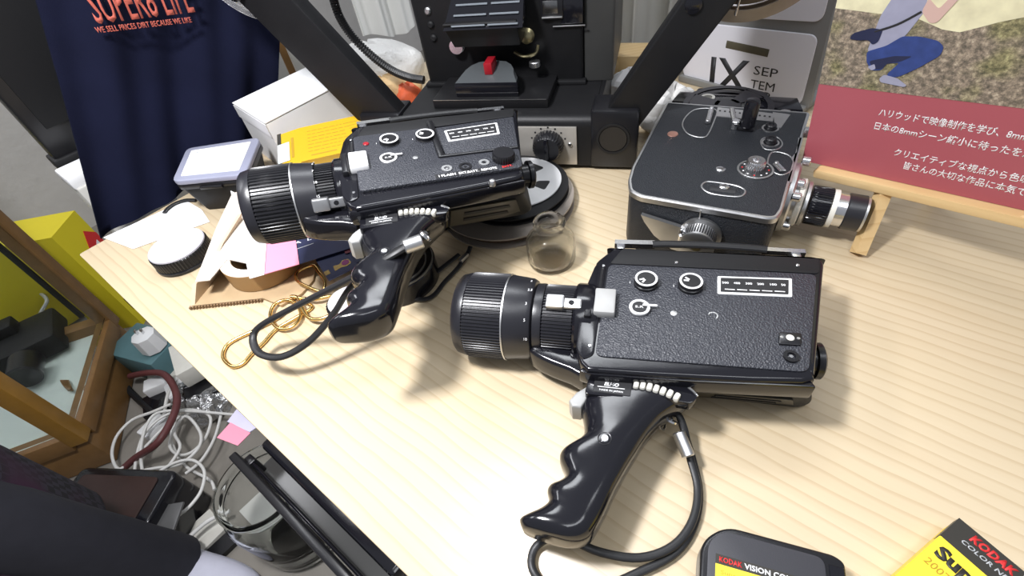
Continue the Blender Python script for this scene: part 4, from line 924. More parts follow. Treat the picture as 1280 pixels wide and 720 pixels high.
obj('purple_berries', G().prism(circle(5, 0.5, 4.6, 16), 0.25, 0.5, M=frame(c_, ex, ey)), mat('purple_ink', (0.20, 0.03, 0.12), 0.5), em)
c2_ = loc_on(cB, 409, 341, zc-4.4); obj('gold_mark', G().prism(rect(-3, -4, 3, 4), -0.1, 0.25, M=frame(c2_, ex, ey)), M_gold, tB)
text('CITY', frame(loc_on(cB, 412, 330, zc-4.35), ex, ey), M_greyink, tB, 'lettering', 2.6, 12) if False else None
tC, cC, pC_ = card(((446, 328), (476, 318), (458, 286), (424, 298)), zc-3.2, 'small navy card with a dark red print, beside the trigger')
ex, ey = M_on(cC, pC_[0], pC_[1], pC_[3], zc)
obj('red_print', G().prism(roundpoly(rect(-9, -4, 9, 5), 2, 2), 0, 0.2, M=frame(loc_on(cC, 440, 312, zc-3.1), ex, ey)), mat('dark_red_ink', (0.12, 0.02, 0.03), 0.5), tC)
# gold wire forms
wires = [([(279, 447), (282, 434), (293, 425), (318, 413), (348, 397), (364, 384), (378, 378), (390, 384), (372, 396), (345, 412), (330, 428), (315, 442), (303, 455), (290, 458)], 'long closed loop of gold wire reaching nearest the table edge'),
         ([(338, 392), (344, 380), (358, 375), (370, 380), (376, 394), (366, 408), (350, 411), (340, 402)], 'round loop of gold wire in the middle of the wires'),
         ([(364, 371), (392, 374), (418, 370), (420, 383), (412, 394), (398, 399), (386, 397), (378, 386), (372, 372)], 'D-shaped gold wire loop beside the pistol grip'),
         ([(372, 340), (371, 350), (384, 358), (402, 364), (406, 352), (398, 340), (390, 332)], 'gold wire loop under the corner of the navy card')]
for i, (px, lb) in enumerate(wires):
    zz = 2.5+3.0*i; pts = [at(x, y, zz) for x, y in px]; c = sum(pts, Vector())/len(pts)
    solo('wire_loop', G().tube(pts, 2.1, 8, closed=True, sm=5), M_gold, lb, 'wire', (c.x, c.y, 0), 'gold wire loops on the table', 60)
# white cap with knurled edge behind the grip
cc = at(437, 380, 8)
t = thing('round_cap', (cc.x, cc.y, 0), 'white round cap with black ribbed edge behind the back grip', 'cap')
obj('ribbed_edge', G().lathe([(24, 0), (25, 1), (25, 13), (24, 14)], (0, 0, 0), (0, 0, 1), 40, teeth=(36, 1.6, 0, 3)), M_black, t)
obj('cap_face', G().lathe([(22, 14), (22, 15.5), (18, 17), (1, 17.5)], (0, 0, 0), (0, 0, 1), 40), M_white, t)
# smoky reel case behind the grip
cc = at(500, 342, 10)
t = thing('film_can', (cc.x, cc.y, 0), 'dark transparent round film can behind the back grip', 'film can')
obj('can_wall', G().lathe([(43, 0), (45, 1.5), (45, 26), (43.5, 28), (40, 28), (40, 26), (1, 25.5)], (0, 0, 0), (0, 0, 1), 60), M_gloss, t)
for r_ in (44, 36, 26): obj('can_ring', G().ring((0, 0, 27.2 if r_ > 40 else 25.8), r_, r_-1.6, 1.6, 60), mat('clear_rim', (0.30, 0.29, 0.26), 0.15, 0.4) if r_ == 44 else bpy.data.materials['clear_rim'], t)
g = G(); g.tube([at(588, 308, 12), at(584, 318, 8), at(572, 335, 5), at(556, 352, 4), at(543, 368, 4), at(530, 374, 4), at(515, 371, 4), at(520, 362, 5), at(536, 348, 6), at(556, 332, 7), at(574, 318, 9)], 3.0, 8, flat=0.6)
cc = at(550, 350, 0)
t = thing('hand_strap', (cc.x, cc.y, 0), 'thin black hand strap trailing between the two cameras', 'strap')
so = obj('cord', g, M_rubber, t, loc=(0, 0, 0)); so.data.transform(Matrix.Translation((-cc.x*S, -cc.y*S, 0)))
obj('buckle', G().box((0, 0, 0), (14, 5, 5), 1, T(*(at(580, 322, 9)-cc), 50)), M_alu, t)
# white carton
zt = 92
Lc, Fc, Nc = at(291, 128, zt), at(389, 81, zt), at(331, 153, zt)
Rc = Nc+(Fc-Lc); ctr = (Lc+Fc+Nc+Rc)/4
q4 = [(p.x-ctr.x, p.y-ctr.y) for p in (Lc, Nc, Rc, Fc)]
t = thing('white_carton', (ctr.x, ctr.y, 0), 'large plain white cardboard carton beside the left projector arm', 'box')
obj('carton_walls', G().prism(q4, 0, zt-3, 1.0, 1), M_card, t)
obj('carton_lid', G().prism([(x*1.015, y*1.015) for x, y in q4], zt-2.2, zt, 0.6, 1), M_card, t)
n_ = Vector(q4[1])-Vector(q4[0]); g = G(); g.prism([tuple(Vector(q4[0])*1.02), tuple(Vector(q4[1])*1.02), tuple(Vector(q4[1])*1.005), tuple(Vector(q4[0])*1.005)], zt-24, zt-4); obj('tuck_flap', g, M_card, t)
# yellow film box leaning on the carton
O = at(374, 160, 74); a_ = (at(452, 143, 76)-O); b_ = (at(386, 200, 50)-O)
b_ = b_-a_*(b_.dot(a_)/a_.dot(a_)); nn = a_.cross(b_).normalized()
if nn.z > 0: nn = -nn
cth = nn*26
ft_ = at(348, 169, 70)-O
t = thing('film_box', O, 'yellow cardboard film box with a white sticker, tilted against the carton', 'box')
Mx = frame((0, 0, 0), a_, -b_)
Wb, Hb = a_.length, b_.length
obj('carton', G().para((0, 0, 0), a_, b_, cth), M_yellow, t)
Z3 = Mx.to_3x3() @ Vector((0, 0, 1)); sg = 1 if Z3.dot(-cth) > 0 else -1
rows = [('PROCESS  A  COLOR  FILM', -0.17, 0.62), ('50  100  200  400', -0.30, 0.50), ('develop before  see date', -0.43, 0.55), ('keep film cool and dry', -0.55, 0.62), ('do not open in sun', -0.68, 0.5)]
g = G(); rnd = random.Random(3)
for k_ in range(7):
    x_ = Wb*0.12
    while x_ < Wb*0.72:
        l_ = rnd.uniform(3, 11); g.box((x_+l_/2, -Hb*(0.16+0.10*k_), 0.15), (l_, 1.0, 0.2), M=Mx); x_ += l_+2
g.box((Wb*0.36, -Hb*0.88, 0.15), (Wb*0.40, 2.0, 0.2), M=Mx)
for k_ in range(5): g.box((Wb*0.86, -Hb*(0.16+0.09*k_), 0.15), (14, 0.8, 0.2), M=Mx)
obj('fine_print', g, M_ochre, t)
# open end flap with the sticker, folded out to the left
fn_ = ft_.cross(b_).normalized(); fn_ = fn_ if fn_.z > 0 else -fn_
gf = G(); gf.para((0, 0, 0), ft_, b_*1.03, -fn_*1.2); fpn = obj('end_flap', gf, M_yellow, t)
def fq(u0, u1, v0, v1, h): g = G(); g.para(ft_*u0+b_*v0+fn_*h, ft_*(u1-u0), b_*(v1-v0), fn_*0.4); return g
obj('flap_band', fq(0.88, 1.06, -0.02, 1.05, 0.1), M_charcoal, fpn)
obj('flap_print', fq(0.30, 0.42, 0.22, 0.80, 0.1), M_ochre, fpn)
lab(obj('price_sticker', fq(0.50, 1.05, 0.32, 0.86, 0.7), mat('pale_sticker', (0.70, 0.78, 0.76), 0.5), fpn), 'blank pale sticker')
# things peeping out under the yellow box
c_ = at(404, 206, 30); solo('crumpled_tissue', G().blob((c_.x, c_.y, 14), (48, 26, 22), 22, 12, 0.07, seed=4), M_paper, 'crumpled white tissue between film box and lens', 'tissue', (c_.x, c_.y, 0))
# black cartridge front right
z_ = 22
cp = [at(884, 676, z_), at(903, 652, z_), at(1050, 694, z_), at(1054, 712, z_)]
A0 = at(896, 653, z_); ex = (at(1040, 689, z_)-at(905, 653, z_)).normalized(); ey = Vector((-ex.y, ex.x, 0))
Mx = frame((A0.x, A0.y, 0), ex, ey)
t = thing('film_cartridge', (A0.x, A0.y, 0), 'black plastic film cartridge with yellow label at the bottom edge', 'cartridge')
Mx = frame((0, 0, 0), ex, ey)
Wc = (at(1050, 694, z_)-A0).dot(ex)+3
out_ = roundpoly([(-9, -64), (Wc, -64), (Wc, -3), (Wc-6, 0), (6, 0), (-9, -14)], 9, 6)
obj('shell', G().prism(out_, 0, z_-1.2, 2, 3, M=Mx), M_black, t)
obj('raised_face', G().prism(roundpoly([(-5, -60), (Wc-12, -60), (Wc-12, -4), (4, -4), (-5, -14)], 6, 5), z_-2, z_, 0.8, 2, M=Mx), M_lid if False else mat('charcoal_plastic', (0.045, 0.045, 0.052), 0.5, bump=('noise', 900, 0.1)), t)
obj('film_gate_notch', G().prism(rect(Wc-10, -30, Wc-1, -7), z_-2, z_-0.6, 0.4, 1, M=Mx), M_gloss, t)
lb_ = obj('label', G().prism(rect(0, -60, 60, -26), z_, z_+0.3, M=Mx), M_yellow2, t)
obj('label_band', G().prism(rect(0, -26, 60, -20), z_, z_+0.3, M=Mx), M_charcoal, lb_)
text('KODAK', Mx @ T(2, -24.4, z_+0.3), M_redink, lb_, 'lettering', 3.2, 14, bold=0.03)
text('VISION COLOR', Mx @ T(17.5, -24.4, z_+0.3), M_ink, lb_, 'lettering', 3.2, 34, bold=0.03)
text('Super 8 film', Mx @ T(3, -31.5, z_+0.3), M_ochre, lb_, 'lettering', 2.4, 24)
# yellow film box, lower right corner
z_ = 18
K0 = at(1199, 648, z_); ex = (at(1262, 700, z_)-K0).normalized(); ey = Vector((-ex.y, ex.x, 0))
kk = (at(1150, 688, z_)-at(1180, 664, z_)); 
t = thing('film_box', (K0.x, K0.y, 0), 'yellow and charcoal film box at the bottom right corner', 'box')
Mx = frame((0, 0, 0), ex, ey)
obj('carton', G().prism(roundpoly(rect(0, -110, 105, 0), 1.5, 2), 0, z_, 0.5, 1, M=Mx), M_yellow2, t)
obj('charcoal_band', G().prism(rect(-0.2, -20, 105.2, 0.2), z_-8, z_+0.25, M=Mx), M_charcoal, t)
text('KODAK', Mx @ T(10, -8.0, z_+0.3), M_redink, t, 'lettering', 5.4, 25, bold=0.05, shear=0.15)
text('VISION3', Mx @ T(37, -8.0, z_+0.3), M_ink, t, 'lettering', 5.4, 34, bold=0.05, shear=0.15)
text('COLOR NEGATIVE FILM', Mx @ T(8, -13.6, z_+0.3), M_greyink, t, 'lettering', 3.0, 54, bold=0.02, shear=0.15)
text('Super 8', Mx @ T(4, -33.5, z_+0.15), M_charcoal, t, 'lettering', 8.5, 44, bold=0.05)
text('200T / 7213', Mx @ T(3, -43, z_+0.15), M_ochre, t, 'lettering', 5.0, 34, shear=0.1)
# ================================================================== BEHIND THE TABLE
# snack bag
def bagpt(px, py, z=0): return at(px, py, z)
c_ = at(492, 104, 30)
c_ += Vector((-40, 30, 0))
t = thing('plastic_bag', (c_.x, c_.y, 0), 'white translucent plastic bag of snacks behind the projector', 'bag')
obj('bag_film', G().blob((0, 30, 34), (98, 70, 55), 28, 16, 0.05, seed=2), M_bag, t)
obj('snack', G().blob((30, -60, 22), (60, 30, 34), 22, 12, 0.08, seed=5), M_bread, t)
c2 = at(506, 122, 20); obj('red_snack', G().blob((c2.x-c_.x+6, c2.y-c_.y, 18), (26, 20, 26), 16, 10, 0.10, seed=6), M_orange, t)
# pieces glimpsed right of the projector
c_ = at(784, 84, 30); M90 = T(c_.x, c_.y, 0, -25)
solo('wooden_block', G().box((0, 0, 30), (90, 60, 60), 2, M90), M_easel, 'small light wooden block behind the right projector arm', 'block', (c_.x, c_.y, 0))
c_ = at(838, 148, 20)
solo('crumpled_wrapper', G().blob((c_.x, c_.y, 26), (46, 34, 40), 22, 12, 0.12, seed=9), M_bag, 'crumpled white wrapper between projector arm and box camera', 'wrapper', (c_.x, c_.y, 0), smooth=20)
c_ = at(785, 118, 10)
solo('crumpled_wrapper', G().blob((c_.x, c_.y, 20), (40, 30, 30), 22, 12, 0.10, seed=11), M_paper, 'crumpled white paper just left of the right projector arm', 'wrapper', (c_.x, c_.y, 0), smooth=20)

# curtains: hanging cloth with folds, behind the back edge
def cloth(base, dirv, width, z0, z1, fold, nf, m, name, label, cat, th=6, hemfn=None, seedv=0):
    n = 90; rows = 8; g = G(); nrm = Vector((-dirv.y, dirv.x, 0)); rings = []
    for j in range(rows+1):
        top = j/rows; ring = []
        for i in range(n+1):
            s = i/n; d_ = fold*(math.sin(s*nf*6.283+seedv+0.4*top)+0.4*math.sin(s*nf*2.3*6.283+1.7+seedv))
            zb = z0+(hemfn(s) if hemfn else 0); z = zb+(z1-zb)*top
            ring.append(base+dirv*(s*width)+nrm*d_+Vector((0, 0, z)))
        back = [p+nrm*th for p in reversed(ring)]; rings.append(ring+back)
    g.loft(rings); return solo(name, g, m, label, cat, (base.x, base.y, (z0+z1)/2), smooth=70)
cb = CORNER+OUT*330
pcl = onplane(447, 14, cb, OUT); pcr = onplane(518, 22, cb, OUT); 
cloth(Vector((pcl.x, pcl.y, 0)), BD, (pcr-pcl).length*0.98, pcr.z-8, 900, 14, 2.2, M_curtain, 'curtain', 'white curtain left of the projector, hem just in view', 'curtain', hemfn=lambda s: 18*math.cos(s*5))
cr_ = CORNER+BD*960; pcl = onplane(738, 20, cr_, BD)
cloth(Vector((pcl.x, pcl.y, 0)), GD, 420, -4, 1000, 16, 5.5, M_curtain, 'curtain', 'white curtain to the right between projector and calendar', 'curtain', seedv=1.3, hemfn=lambda s: -10*s)
# upright boards between shirt and projector arm
wb = CORNER+OUT*260
for (x0, x1, m_, lb, dz) in ((318, 342, M_lightgrey, 'pale grey upright board beside the hanging shirt', 0), (343, 352, M_casewood, 'thin brown upright strip between pale boards', 14), (354, 366, M_lightgrey, 'narrow pale upright strip behind the left reel arm', 26)):
    p0 = onplane(x0+5, 60, wb+OUT*dz, OUT); p1 = onplane(x1+5, 60, wb+OUT*dz, OUT)
    g = G(); g.loft([[Vector((p0.x, p0.y, z)), Vector((p1.x, p1.y, z)), Vector((p1.x, p1.y, z))+OUT*12, Vector((p0.x, p0.y, z))+OUT*12] for z in (-720, 700)])
    solo('upright_board', g, m_, lb, 'board', (p0.x, p0.y, -720))

# navy shirt hanging behind the table corner
ab = CORNER+OUT*55; AP = lambda px, py: onplane(px, py, ab, OUT)
def shirt():
    n = 80; rows = 30; rings = []
    bl_, br_, tl_, tr_ = AP(128, 300), AP(345, 175), AP(28, -60), AP(345, -60)
    for j in range(rows+1):
        v = j/rows; L_ = bl_.lerp(tl_, v); R_ = br_.lerp(tr_, v); ring = []
        for i in range(n+1):
            s = i/n; p = L_.lerp(R_, s)
            d_ = 8*math.sin(s*15+1.2*v+0.6)*(1-0.5*v)+4*math.sin(s*31-2*v)+6*math.sin(s*7-3*v)
            ring.append(p+OUT*d_)
        rings.append(ring+[p+OUT*5 for p in reversed(ring)])
    return G().loft(rings)
sh = solo('hanging_shirt', shirt(), M_navycloth, 'navy cloth shirt with coral lettering hanging behind the table corner', 'shirt', tuple(AP(200, 100)), smooth=80)
def on_shirt(s_, p0, p1, h, nm, wd=None):
    a, b = AP(*p0), AP(*p1); ex = (b-a).normalized(); nrm = -OUT; ey = nrm.cross(ex)
    if ey.z < 0: ey = -ey
    a = a-OUT*24
    o = text(s_, frame(a, ex, ey), M_print, None, nm, h, (b-a).length, bold=0.01, depth=1.0)
    o.parent = sh; o.matrix_parent_inverse = sh.matrix_world.inverted(); o.matrix_parent_inverse = Matrix.Translation(-sh.location); return o
on_shirt('SUPER8 LIFE', (112, 27), (232, 13), 42, 'lettering')
on_shirt('WE SELL PRICES DIRT BECAUSE WE LIKE', (113, 39), (229, 26), 7, 'lettering')

# black monitor on a pale stand at the far left
mb = CORNER+OUT*210; MP = lambda px, py: onplane(px, py, mb, OUT)
t0 = MP(72, 203)
Mm = frame((t0.x, t0.y, t0.z), BD, (0, 0, 1))
ql = MP(0, 122)
t = thing('monitor', (t0.x, t0.y, -720), 'black flat monitor behind the navy shirt at the left edge', 'monitor')
lx = (MP(40, 163)-t0).dot(BD)
off = t0.z+720
Fm = Matrix(((BD.x, OUT.x, 0, 0), (BD.y, OUT.y, 0, 0), (0, 0, 1, 0), (0, 0, 0, 1)))
g = G(); g.box((150, 20, off+420), (300, 40, 840), 5, Fm); obj('panel', g, M_black, t)
g = G(); g.box((150, -2, off+430), (260, 4, 760), 1, Fm); obj('screen', g, M_matte, t)
g = G(); g.box((30, 18, off-6), (70, 46, 22), 3, Fm); obj('corner_bracket', g, M_matte, t)
g = G(); g.box((260, 40, off/2+10), (70, 40, off), 4, Fm); obj('stand_pole', g, M_matte, t)
g = G(); g.box((300, 160, 8), (260, 180, 16), 4, Fm); obj('stand_base', g, M_matte, t)
pb = CORNER+OUT*120; PP = lambda px, py: onplane(px, py, pb, OUT)
pz = PP(96, 236); pbb = PP(68, 228)
t = thing('narrow_cabinet', (pbb.x, pbb.y, -720), 'pale grey narrow cabinet with a white block on top, under the monitor', 'cabinet')
hz = pz.z+720
g = G(); g.box((70, 30, hz/2), (110, 70, hz), 3, Fm); obj('cabinet_body', g, M_lightgrey, t)
g = G(); g.box((36, 30, hz+8), (46, 60, 22), 4, Fm); obj('cover_block', g, M_white, t)
g = G(); g.box((60, -16, hz-14), (26, 3, 14), 1, Fm); obj('yellow_sticker', g, M_yellowbag, t)

# yellow case with a red mark
Y = lambda px, py, z: at(px, py, z)
zy = -330
ya, yb = Y(93, 263, zy), Y(36, 258, zy); yc = Y(64, 297, zy)
t = thing('yellow_case', (yc.x, yc.y, -720), 'bright yellow case with a red emblem standing behind the wooden showcase', 'case')
e1 = (ya-yc); e2 = Vector((-e1.y, e1.x, 0)).normalized()*620
if e2.x > 0: e2 = -e2
g = G(); g.para((0, 0, 0), e1, e2, (0, 0, zy+720)); obj('case_shell', g, M_yellowbag, t)
fm = frame((0, 0, 0), e1, (0, 0, 1))
if (fm.to_3x3() @ Vector((0, 0, 1))).dot(e2) > 0: pass
Lw = e1.length
g = G(); fy = lambda s, z: (s, z)
zt_ = zy+720
def facep(pts, d0, d1, m_, nm, par):
    g = G(); sgn = -1 if (fm.to_3x3() @ Vector((0, 0, 1))).dot(e2) > 0 else 1
    g.prism(pts, min(d0*sgn, d1*sgn), max(d0*sgn, d1*sgn), M=fm); return obj(nm, g, m_, par)
rd = facep([(Lw*0.42, zt_-120), (Lw*0.75, zt_-55), (Lw*1.0, zt_-85), (Lw*1.0, zt_-200), (Lw*0.78, zt_-235), (Lw*0.45, zt_-175)], 0, 2, M_redink, 'red_emblem', t)
facep([(Lw*0.50, zt_-128), (Lw*0.85, zt_-100), (Lw*0.86, zt_-112), (Lw*0.72, zt_-128), (Lw*0.92, zt_-190), (Lw*0.66, zt_-205), (Lw*0.66, zt_-140)], 2, 3, M_ink, 'white_mark', rd)
for s in (0.15, 0.5): facep(rect(Lw*s, zt_-330, Lw*(s+0.28), zt_-280), 0, 2, M_blackink, 'black_square', t)

# ------------------------------------------------------------------ wooden glass showcase
zb = -600
A_ = at(150, 398, zb); B_ = at(110, 552, zb)       # far and near bottom corners of the right end
e = (A_-B_); eU = e.normalized(); eW = Vector((-eU.y, eU.x, 0))
if eW.x > 0: eW = -eW
LE, WI, HC = e.length, 900, 900
t = thing('glass_showcase', (B_.x, B_.y, -720), 'varnished wooden glass showcase on the floor at the left', 'showcase')
Fc = Matrix(((eU.x, eW.x, 0, 0), (eU.y, eW.y, 0, 0), (0, 0, 1, 0), (0, 0, 0, 1)))
zo = zb+720
M_cp = M_casewood
def cb_(c, s, nm, m_, par=t, r=1.5): return obj(nm, G().box(c, s, r, Fc), m_, par)
cb_((LE/2, WI/2, (zo-10)/2+5), (LE-20, WI-20, zo-10), 'plinth', M_casewood)
cb_((LE/2, WI/2, zo-4), (LE-44, WI-44, 12), 'case_floor', M_mint)
for (x, y) in ((19, 19), (LE-19, 19), (19, WI-19), (LE-19, WI-19)): cb_((x, y, zo+HC/2), (38, 38, HC), 'corner_post', M_caseorange if x < 30 else M_casewood)
for z in (zo+10, zo+HC-19):
    cb_((LE/2, 19, z), (LE-76, 38, 50), 'rail', M_casewood); cb_((LE/2, WI-19, z), (LE-76, 38, 50), 'rail', M_casewood)
    cb_((19, WI/2, z), (38, WI-76, 50), 'rail', M_casewood); cb_((LE-19, WI/2, z), (38, WI-76, 50), 'rail', M_casewood)
cb_((LE/2, 8, zo+HC/2), (LE-76, 4, HC-90), 'end_pane', M_pane, r=0); cb_((8, WI/2, zo+HC/2), (4, WI-76, HC-90), 'front_pane', M_pane, r=0)
cb_((LE-22, 60, zo+HC*0.36), (8, 14, 520), 'metal_strut', M_matte)
# camera gear inside
def incase(px, py, z): return at(px, py, z)
c_ = incase(28, 425, zb+60)
t2 = thing('old_camera', (c_.x, c_.y, zb+10), 'black old camera body lying inside the showcase', 'camera')
g = G(); g.box((0, 0, 36), (180, 150, 66), 10, T(0, 0, 0, 30)); obj('camera_body', g, M_matte, t2)
g = G(); g.cyl((50, -75, 42), (85, -145, 42), 38, 32, 4); obj('camera_lens', g, M_black, t2)
g = G(); g.box((-30, 40, 84), (70, 55, 34), 6, T(0, 0, 0, 30)); obj('viewfinder', g, M_matte, t2)
g = G(); g.tube([at(46, 412, zb+12), at(66, 417, zb+12), at(88, 409, zb+12), at(106, 397, zb+12)], 15, 8, flat=0.3)
solo('camera_strap', g, M_rubber, 'black strap stretched over the white showcase floor', 'strap', tuple(at(80, 410, zb+4)))
g = G(); g.tube([at(22, 372, zb+60), at(44, 365, zb+80), at(58, 375, zb+80), at(50, 392, zb+60), at(33, 430, zb+20), at(30, 450, zb+10)], 5, 8)
solo('clear_cable', g, M_greyplastic, 'thin pale cable curling over the old camera in the showcase', 'cable', tuple(at(40, 360, zb+40)))
g = G(); 
for i in range(5): g.tube([at(76+2*i, 476, zb+10), at(80+2*i, 482+i, zb+16), at(86+i, 488, zb+10)], 3, 6)
solo('wire_scrap', g, M_casewood, 'small brown tangle of wire on the showcase floor corner', 'wire', tuple(at(82, 483, zb+8)))

# ------------------------------------------------------------------ floor clutter between showcase and table
FZ = -720
def fl(px, py, h=0): return at(px, py, FZ+h)
def fbox(nm, px, py, size, rz, m_, lb, cat, r=4, z0=0):
    c = fl(px, py, size[2]/2+z0); return solo(nm, G().box((c.x, c.y, FZ+z0+size[2]/2), size, r, Matrix.Translation((c.x, c.y, 0)) @ Matrix.Rotation(R(rz), 4, 'Z') @ Matrix.Translation((-c.x, -c.y, 0))), m_, lb, cat, (c.x, c.y, FZ+z0))
fbox('power_supply', 194, 442, (190, 120, 110), -25, M_teal, 'teal-grey transformer block under the table edge', 'transformer')
c = fl(184, 424, 150); t = thing('plug_adapter', (c.x, c.y, FZ+112), 'white plug adapter standing on the teal transformer', 'plug')
obj('adapter_body', G().lathe([(30, 0), (36, 4), (32, 58), (22, 64)], (0, 0, 0), (0, 0, 1), 8), M_white, t)
for x_ in (-8, 8): obj('prong', G().box((x_, 0, 72), (3, 8, 18), 0.6), M_chrome, t)
fbox('power_tap', 217, 468, (130, 50, 40), 12, M_ivory, 'ivory power tap lying behind the white cables', 'power tap')
fbox('plug_block', 236, 452, (60, 130, 60), 30, M_ivory, 'cream oblong block leaning at the table edge', 'block', z0=70)
fbox('charger', 199, 483, (60, 46, 50), 20, M_white, 'white charger cube amid the cables, upper one', 'charger')
fbox('ribbed_plug', 228, 486, (70, 56, 46), 35, M_white, 'white ribbed plug by the silver foil', 'plug')
fbox('charger', 195, 535, (66, 46, 40), 60, M_white, 'white charger under the cable loops, lower one', 'charger')
fbox('black_adapter', 258, 492, (90, 80, 60), 25, M_black, 'black adapter block beside the foil under the table edge', 'adapter')
fbox('black_reel_knob', 199, 503, (80, 80, 20), 25, M_gloss, 'small black disc-like holder behind the cables', 'holder')
def crumple(nm, px, py, rad, m_, lb, cat, sd):
    c = fl(px, py, rad[2]/2); solo(nm, G().blob((c.x, c.y, FZ+rad[2]*0.5), rad, 26, 16, 0.16, seed=sd), m_, lb, cat, (c.x, c.y, FZ), smooth=8)
M_foil = mat('crumpled_foil', (0.6, 0.6, 0.6), 0.25, 0.9, bump=('noise', 60, 1.0, 0.01))
crumple('foil_bag', 262, 508, (56, 46, 46), M_foil, 'crumpled silver plastic bag near the table edge', 'bag', 12)
crumple('foil_bag', 240, 496, (56, 38, 36), M_foil, 'crumpled silver foil amid the plugs', 'foil', 15)
cab = [([(172, 382), (196, 398), (212, 420), (222, 440), (222, 470), (210, 492), (205, 520)], 7, 'white cable dropping from the table edge to the plugs'),
       ([(214, 505), (190, 515), (165, 525), (146, 545), (140, 568), (148, 586), (165, 575), (185, 555), (210, 530), (240, 515), (262, 512)], 6, 'white cable sweeping in the widest loop to the left'),
       ([(168, 590), (172, 565), (182, 540), (205, 520), (235, 512), (262, 520), (258, 545), (240, 565), (222, 568), (212, 556), (218, 535)], 6, 'white cable curling twice in the middle of the tangle'),
       ([(178, 590), (176, 560), (184, 530), (200, 515), (240, 514), (300, 519)], 6, 'white cable running out straight towards the right'),
       ([(205, 590), (225, 560), (218, 540), (232, 520), (250, 540), (248, 560), (225, 580), (195, 585), (160, 592)], 6, 'white cable with a small ring near the black case'),
       ([(190, 596), (215, 580), (240, 575), (255, 588), (252, 612), (238, 632), (222, 645)], 6, 'white cable looping down beside the black case'),
       ([(222, 520), (214, 545), (222, 570), (235, 585), (262, 600), (268, 612)], 6, 'white cable slanting down to the glass jar'),
       ([(285, 640), (262, 650), (240, 668), (222, 690), (214, 706)], 8, 'thick white cable along the floor left of the jar'),
       ([(276, 520), (268, 548), (252, 575), (232, 592)], 6, 'grey-white cable hanging beside the foil bag')]
for i, (px, r_, lb) in enumerate(cab):
    pts = [fl(x, y, 48+8*(i % 6)) for x, y in px]; c = sum(pts, Vector())/len(pts)
    solo('white_cable', G().tube(pts, r_*0.62, 8), M_cord_white, lb, 'cable', (c.x, c.y, FZ), 'tangled white cables on the floor', 60)
hs = [fl(163, 470, 60), fl(185, 466, 85), fl(205, 468, 95), fl(218, 485, 105), fl(221, 505, 115), fl(212, 530, 115), fl(195, 555, 110), fl(170, 572, 70), fl(150, 590, 40), fl(130, 610, 12)]
c = sum(hs, Vector())/len(hs); solo('red_hose', G().tube(hs, 9, 10), M_cord_red, 'dark maroon hose curving over the white cables', 'hose', (c.x, c.y, FZ), smooth=60)
g = G().tube([fl(150, 470, 16), fl(156, 480, 16), fl(165, 492, 14), fl(196, 520, 14)], 9, 8)
solo('black_cable', g, M_rubber, 'black cable in the gap beside the showcase', 'cable', tuple(fl(150, 480)))
# black case with rounded corner, tag at its side
zs = FZ+150
P0, P1, P2 = at(222, 587, zs), at(112, 583, zs), at(205, 700, zs)
eX = (P1-P0).normalized(); eY = (P2-P0); eY = (eY-eX*eY.dot(eX)).normalized()
Ms = frame((0, 0, 0), eX, eY)
t = thing('carrying_case', (P0.x, P0.y, FZ), 'black case with rounded corner lying beside the person', 'case')
sgn = 1 if (Ms.to_3x3() @ Vector((0, 0, 1))).z > 0 else -1
zr = (0, 148) if sgn > 0 else (-148, 0)
obj('case_shell', G().prism(roundpoly(rect(0, 0, 250, 125), 22, 6), *zr, 6, 3, Ms), M_gloss, t)
zr2 = (148, 151) if sgn > 0 else (-151, -148)
obj('case_panel', G().prism(roundpoly(rect(34, 18, 230, 112), 12, 4), *zr2, 0.8, 1, Ms), mat('dark_brown_panel', (0.035, 0.018, 0.016), 0.3, var=(20, 0.3)), t)
tg = at(214, 650, zs-40); lb_ = G(); lb_.box((tg.x-P0.x, tg.y-P0.y, 120), (48, 62, 6), 2, T(0, 0, 0)); obj('hang_tag', lb_, mat('tag_grey', (0.10, 0.10, 0.10), 0.3), t)
# pale board on the floor near the jar
b4 = [fl(217, 676, 20), fl(262, 636, 20), fl(282, 660, 20), fl(236, 706, 20)]
c = sum(b4, Vector())/4; solo('pale_board', G().poly3(b4, 18), M_ivory, 'cream rectangular board on the floor left of the jar', 'board', (c.x, c.y, FZ))
b4 = [fl(236, 708, 16), fl(284, 664, 16), fl(296, 676, 16), fl(248, 722, 16)]
c = sum(b4, Vector())/4; solo('black_strip', G().poly3(b4, 14), M_black, 'black strip of plastic below the cream board', 'strip', (c.x, c.y, FZ))
b4 = [fl(300, 640, 14), fl(330, 612, 14), fl(350, 634, 14), fl(322, 662, 14)]
c = sum(b4, Vector())/4; solo('pale_board', G().poly3(b4, 12), M_lightgrey, 'pale grey rectangle on the floor seen through the jar', 'board', (c.x, c.y, FZ))

# big glass jar
jc = at(322, 605, -480)
t = thing('glass_jar', (jc.x, jc.y, FZ), 'large empty clear glass jar on the floor beside the table', 'jar')
jp = [(a_, b_*0.86) for a_, b_ in [(1, 0), (88, 0), (96, 6), (98, 20), (98, 200), (94, 225), (84, 245), (80, 254), (82, 260), (86, 266), (86, 276), (80, 280), (76, 276), (75, 256), (79, 244), (89, 224), (92.5, 200), (92.5, 20), (86, 8), (1, 8)]]
obj('jar_body', G().lathe(jp, (0, 0, 0), (0, 0, 1), 80), M_glass, t, 60)

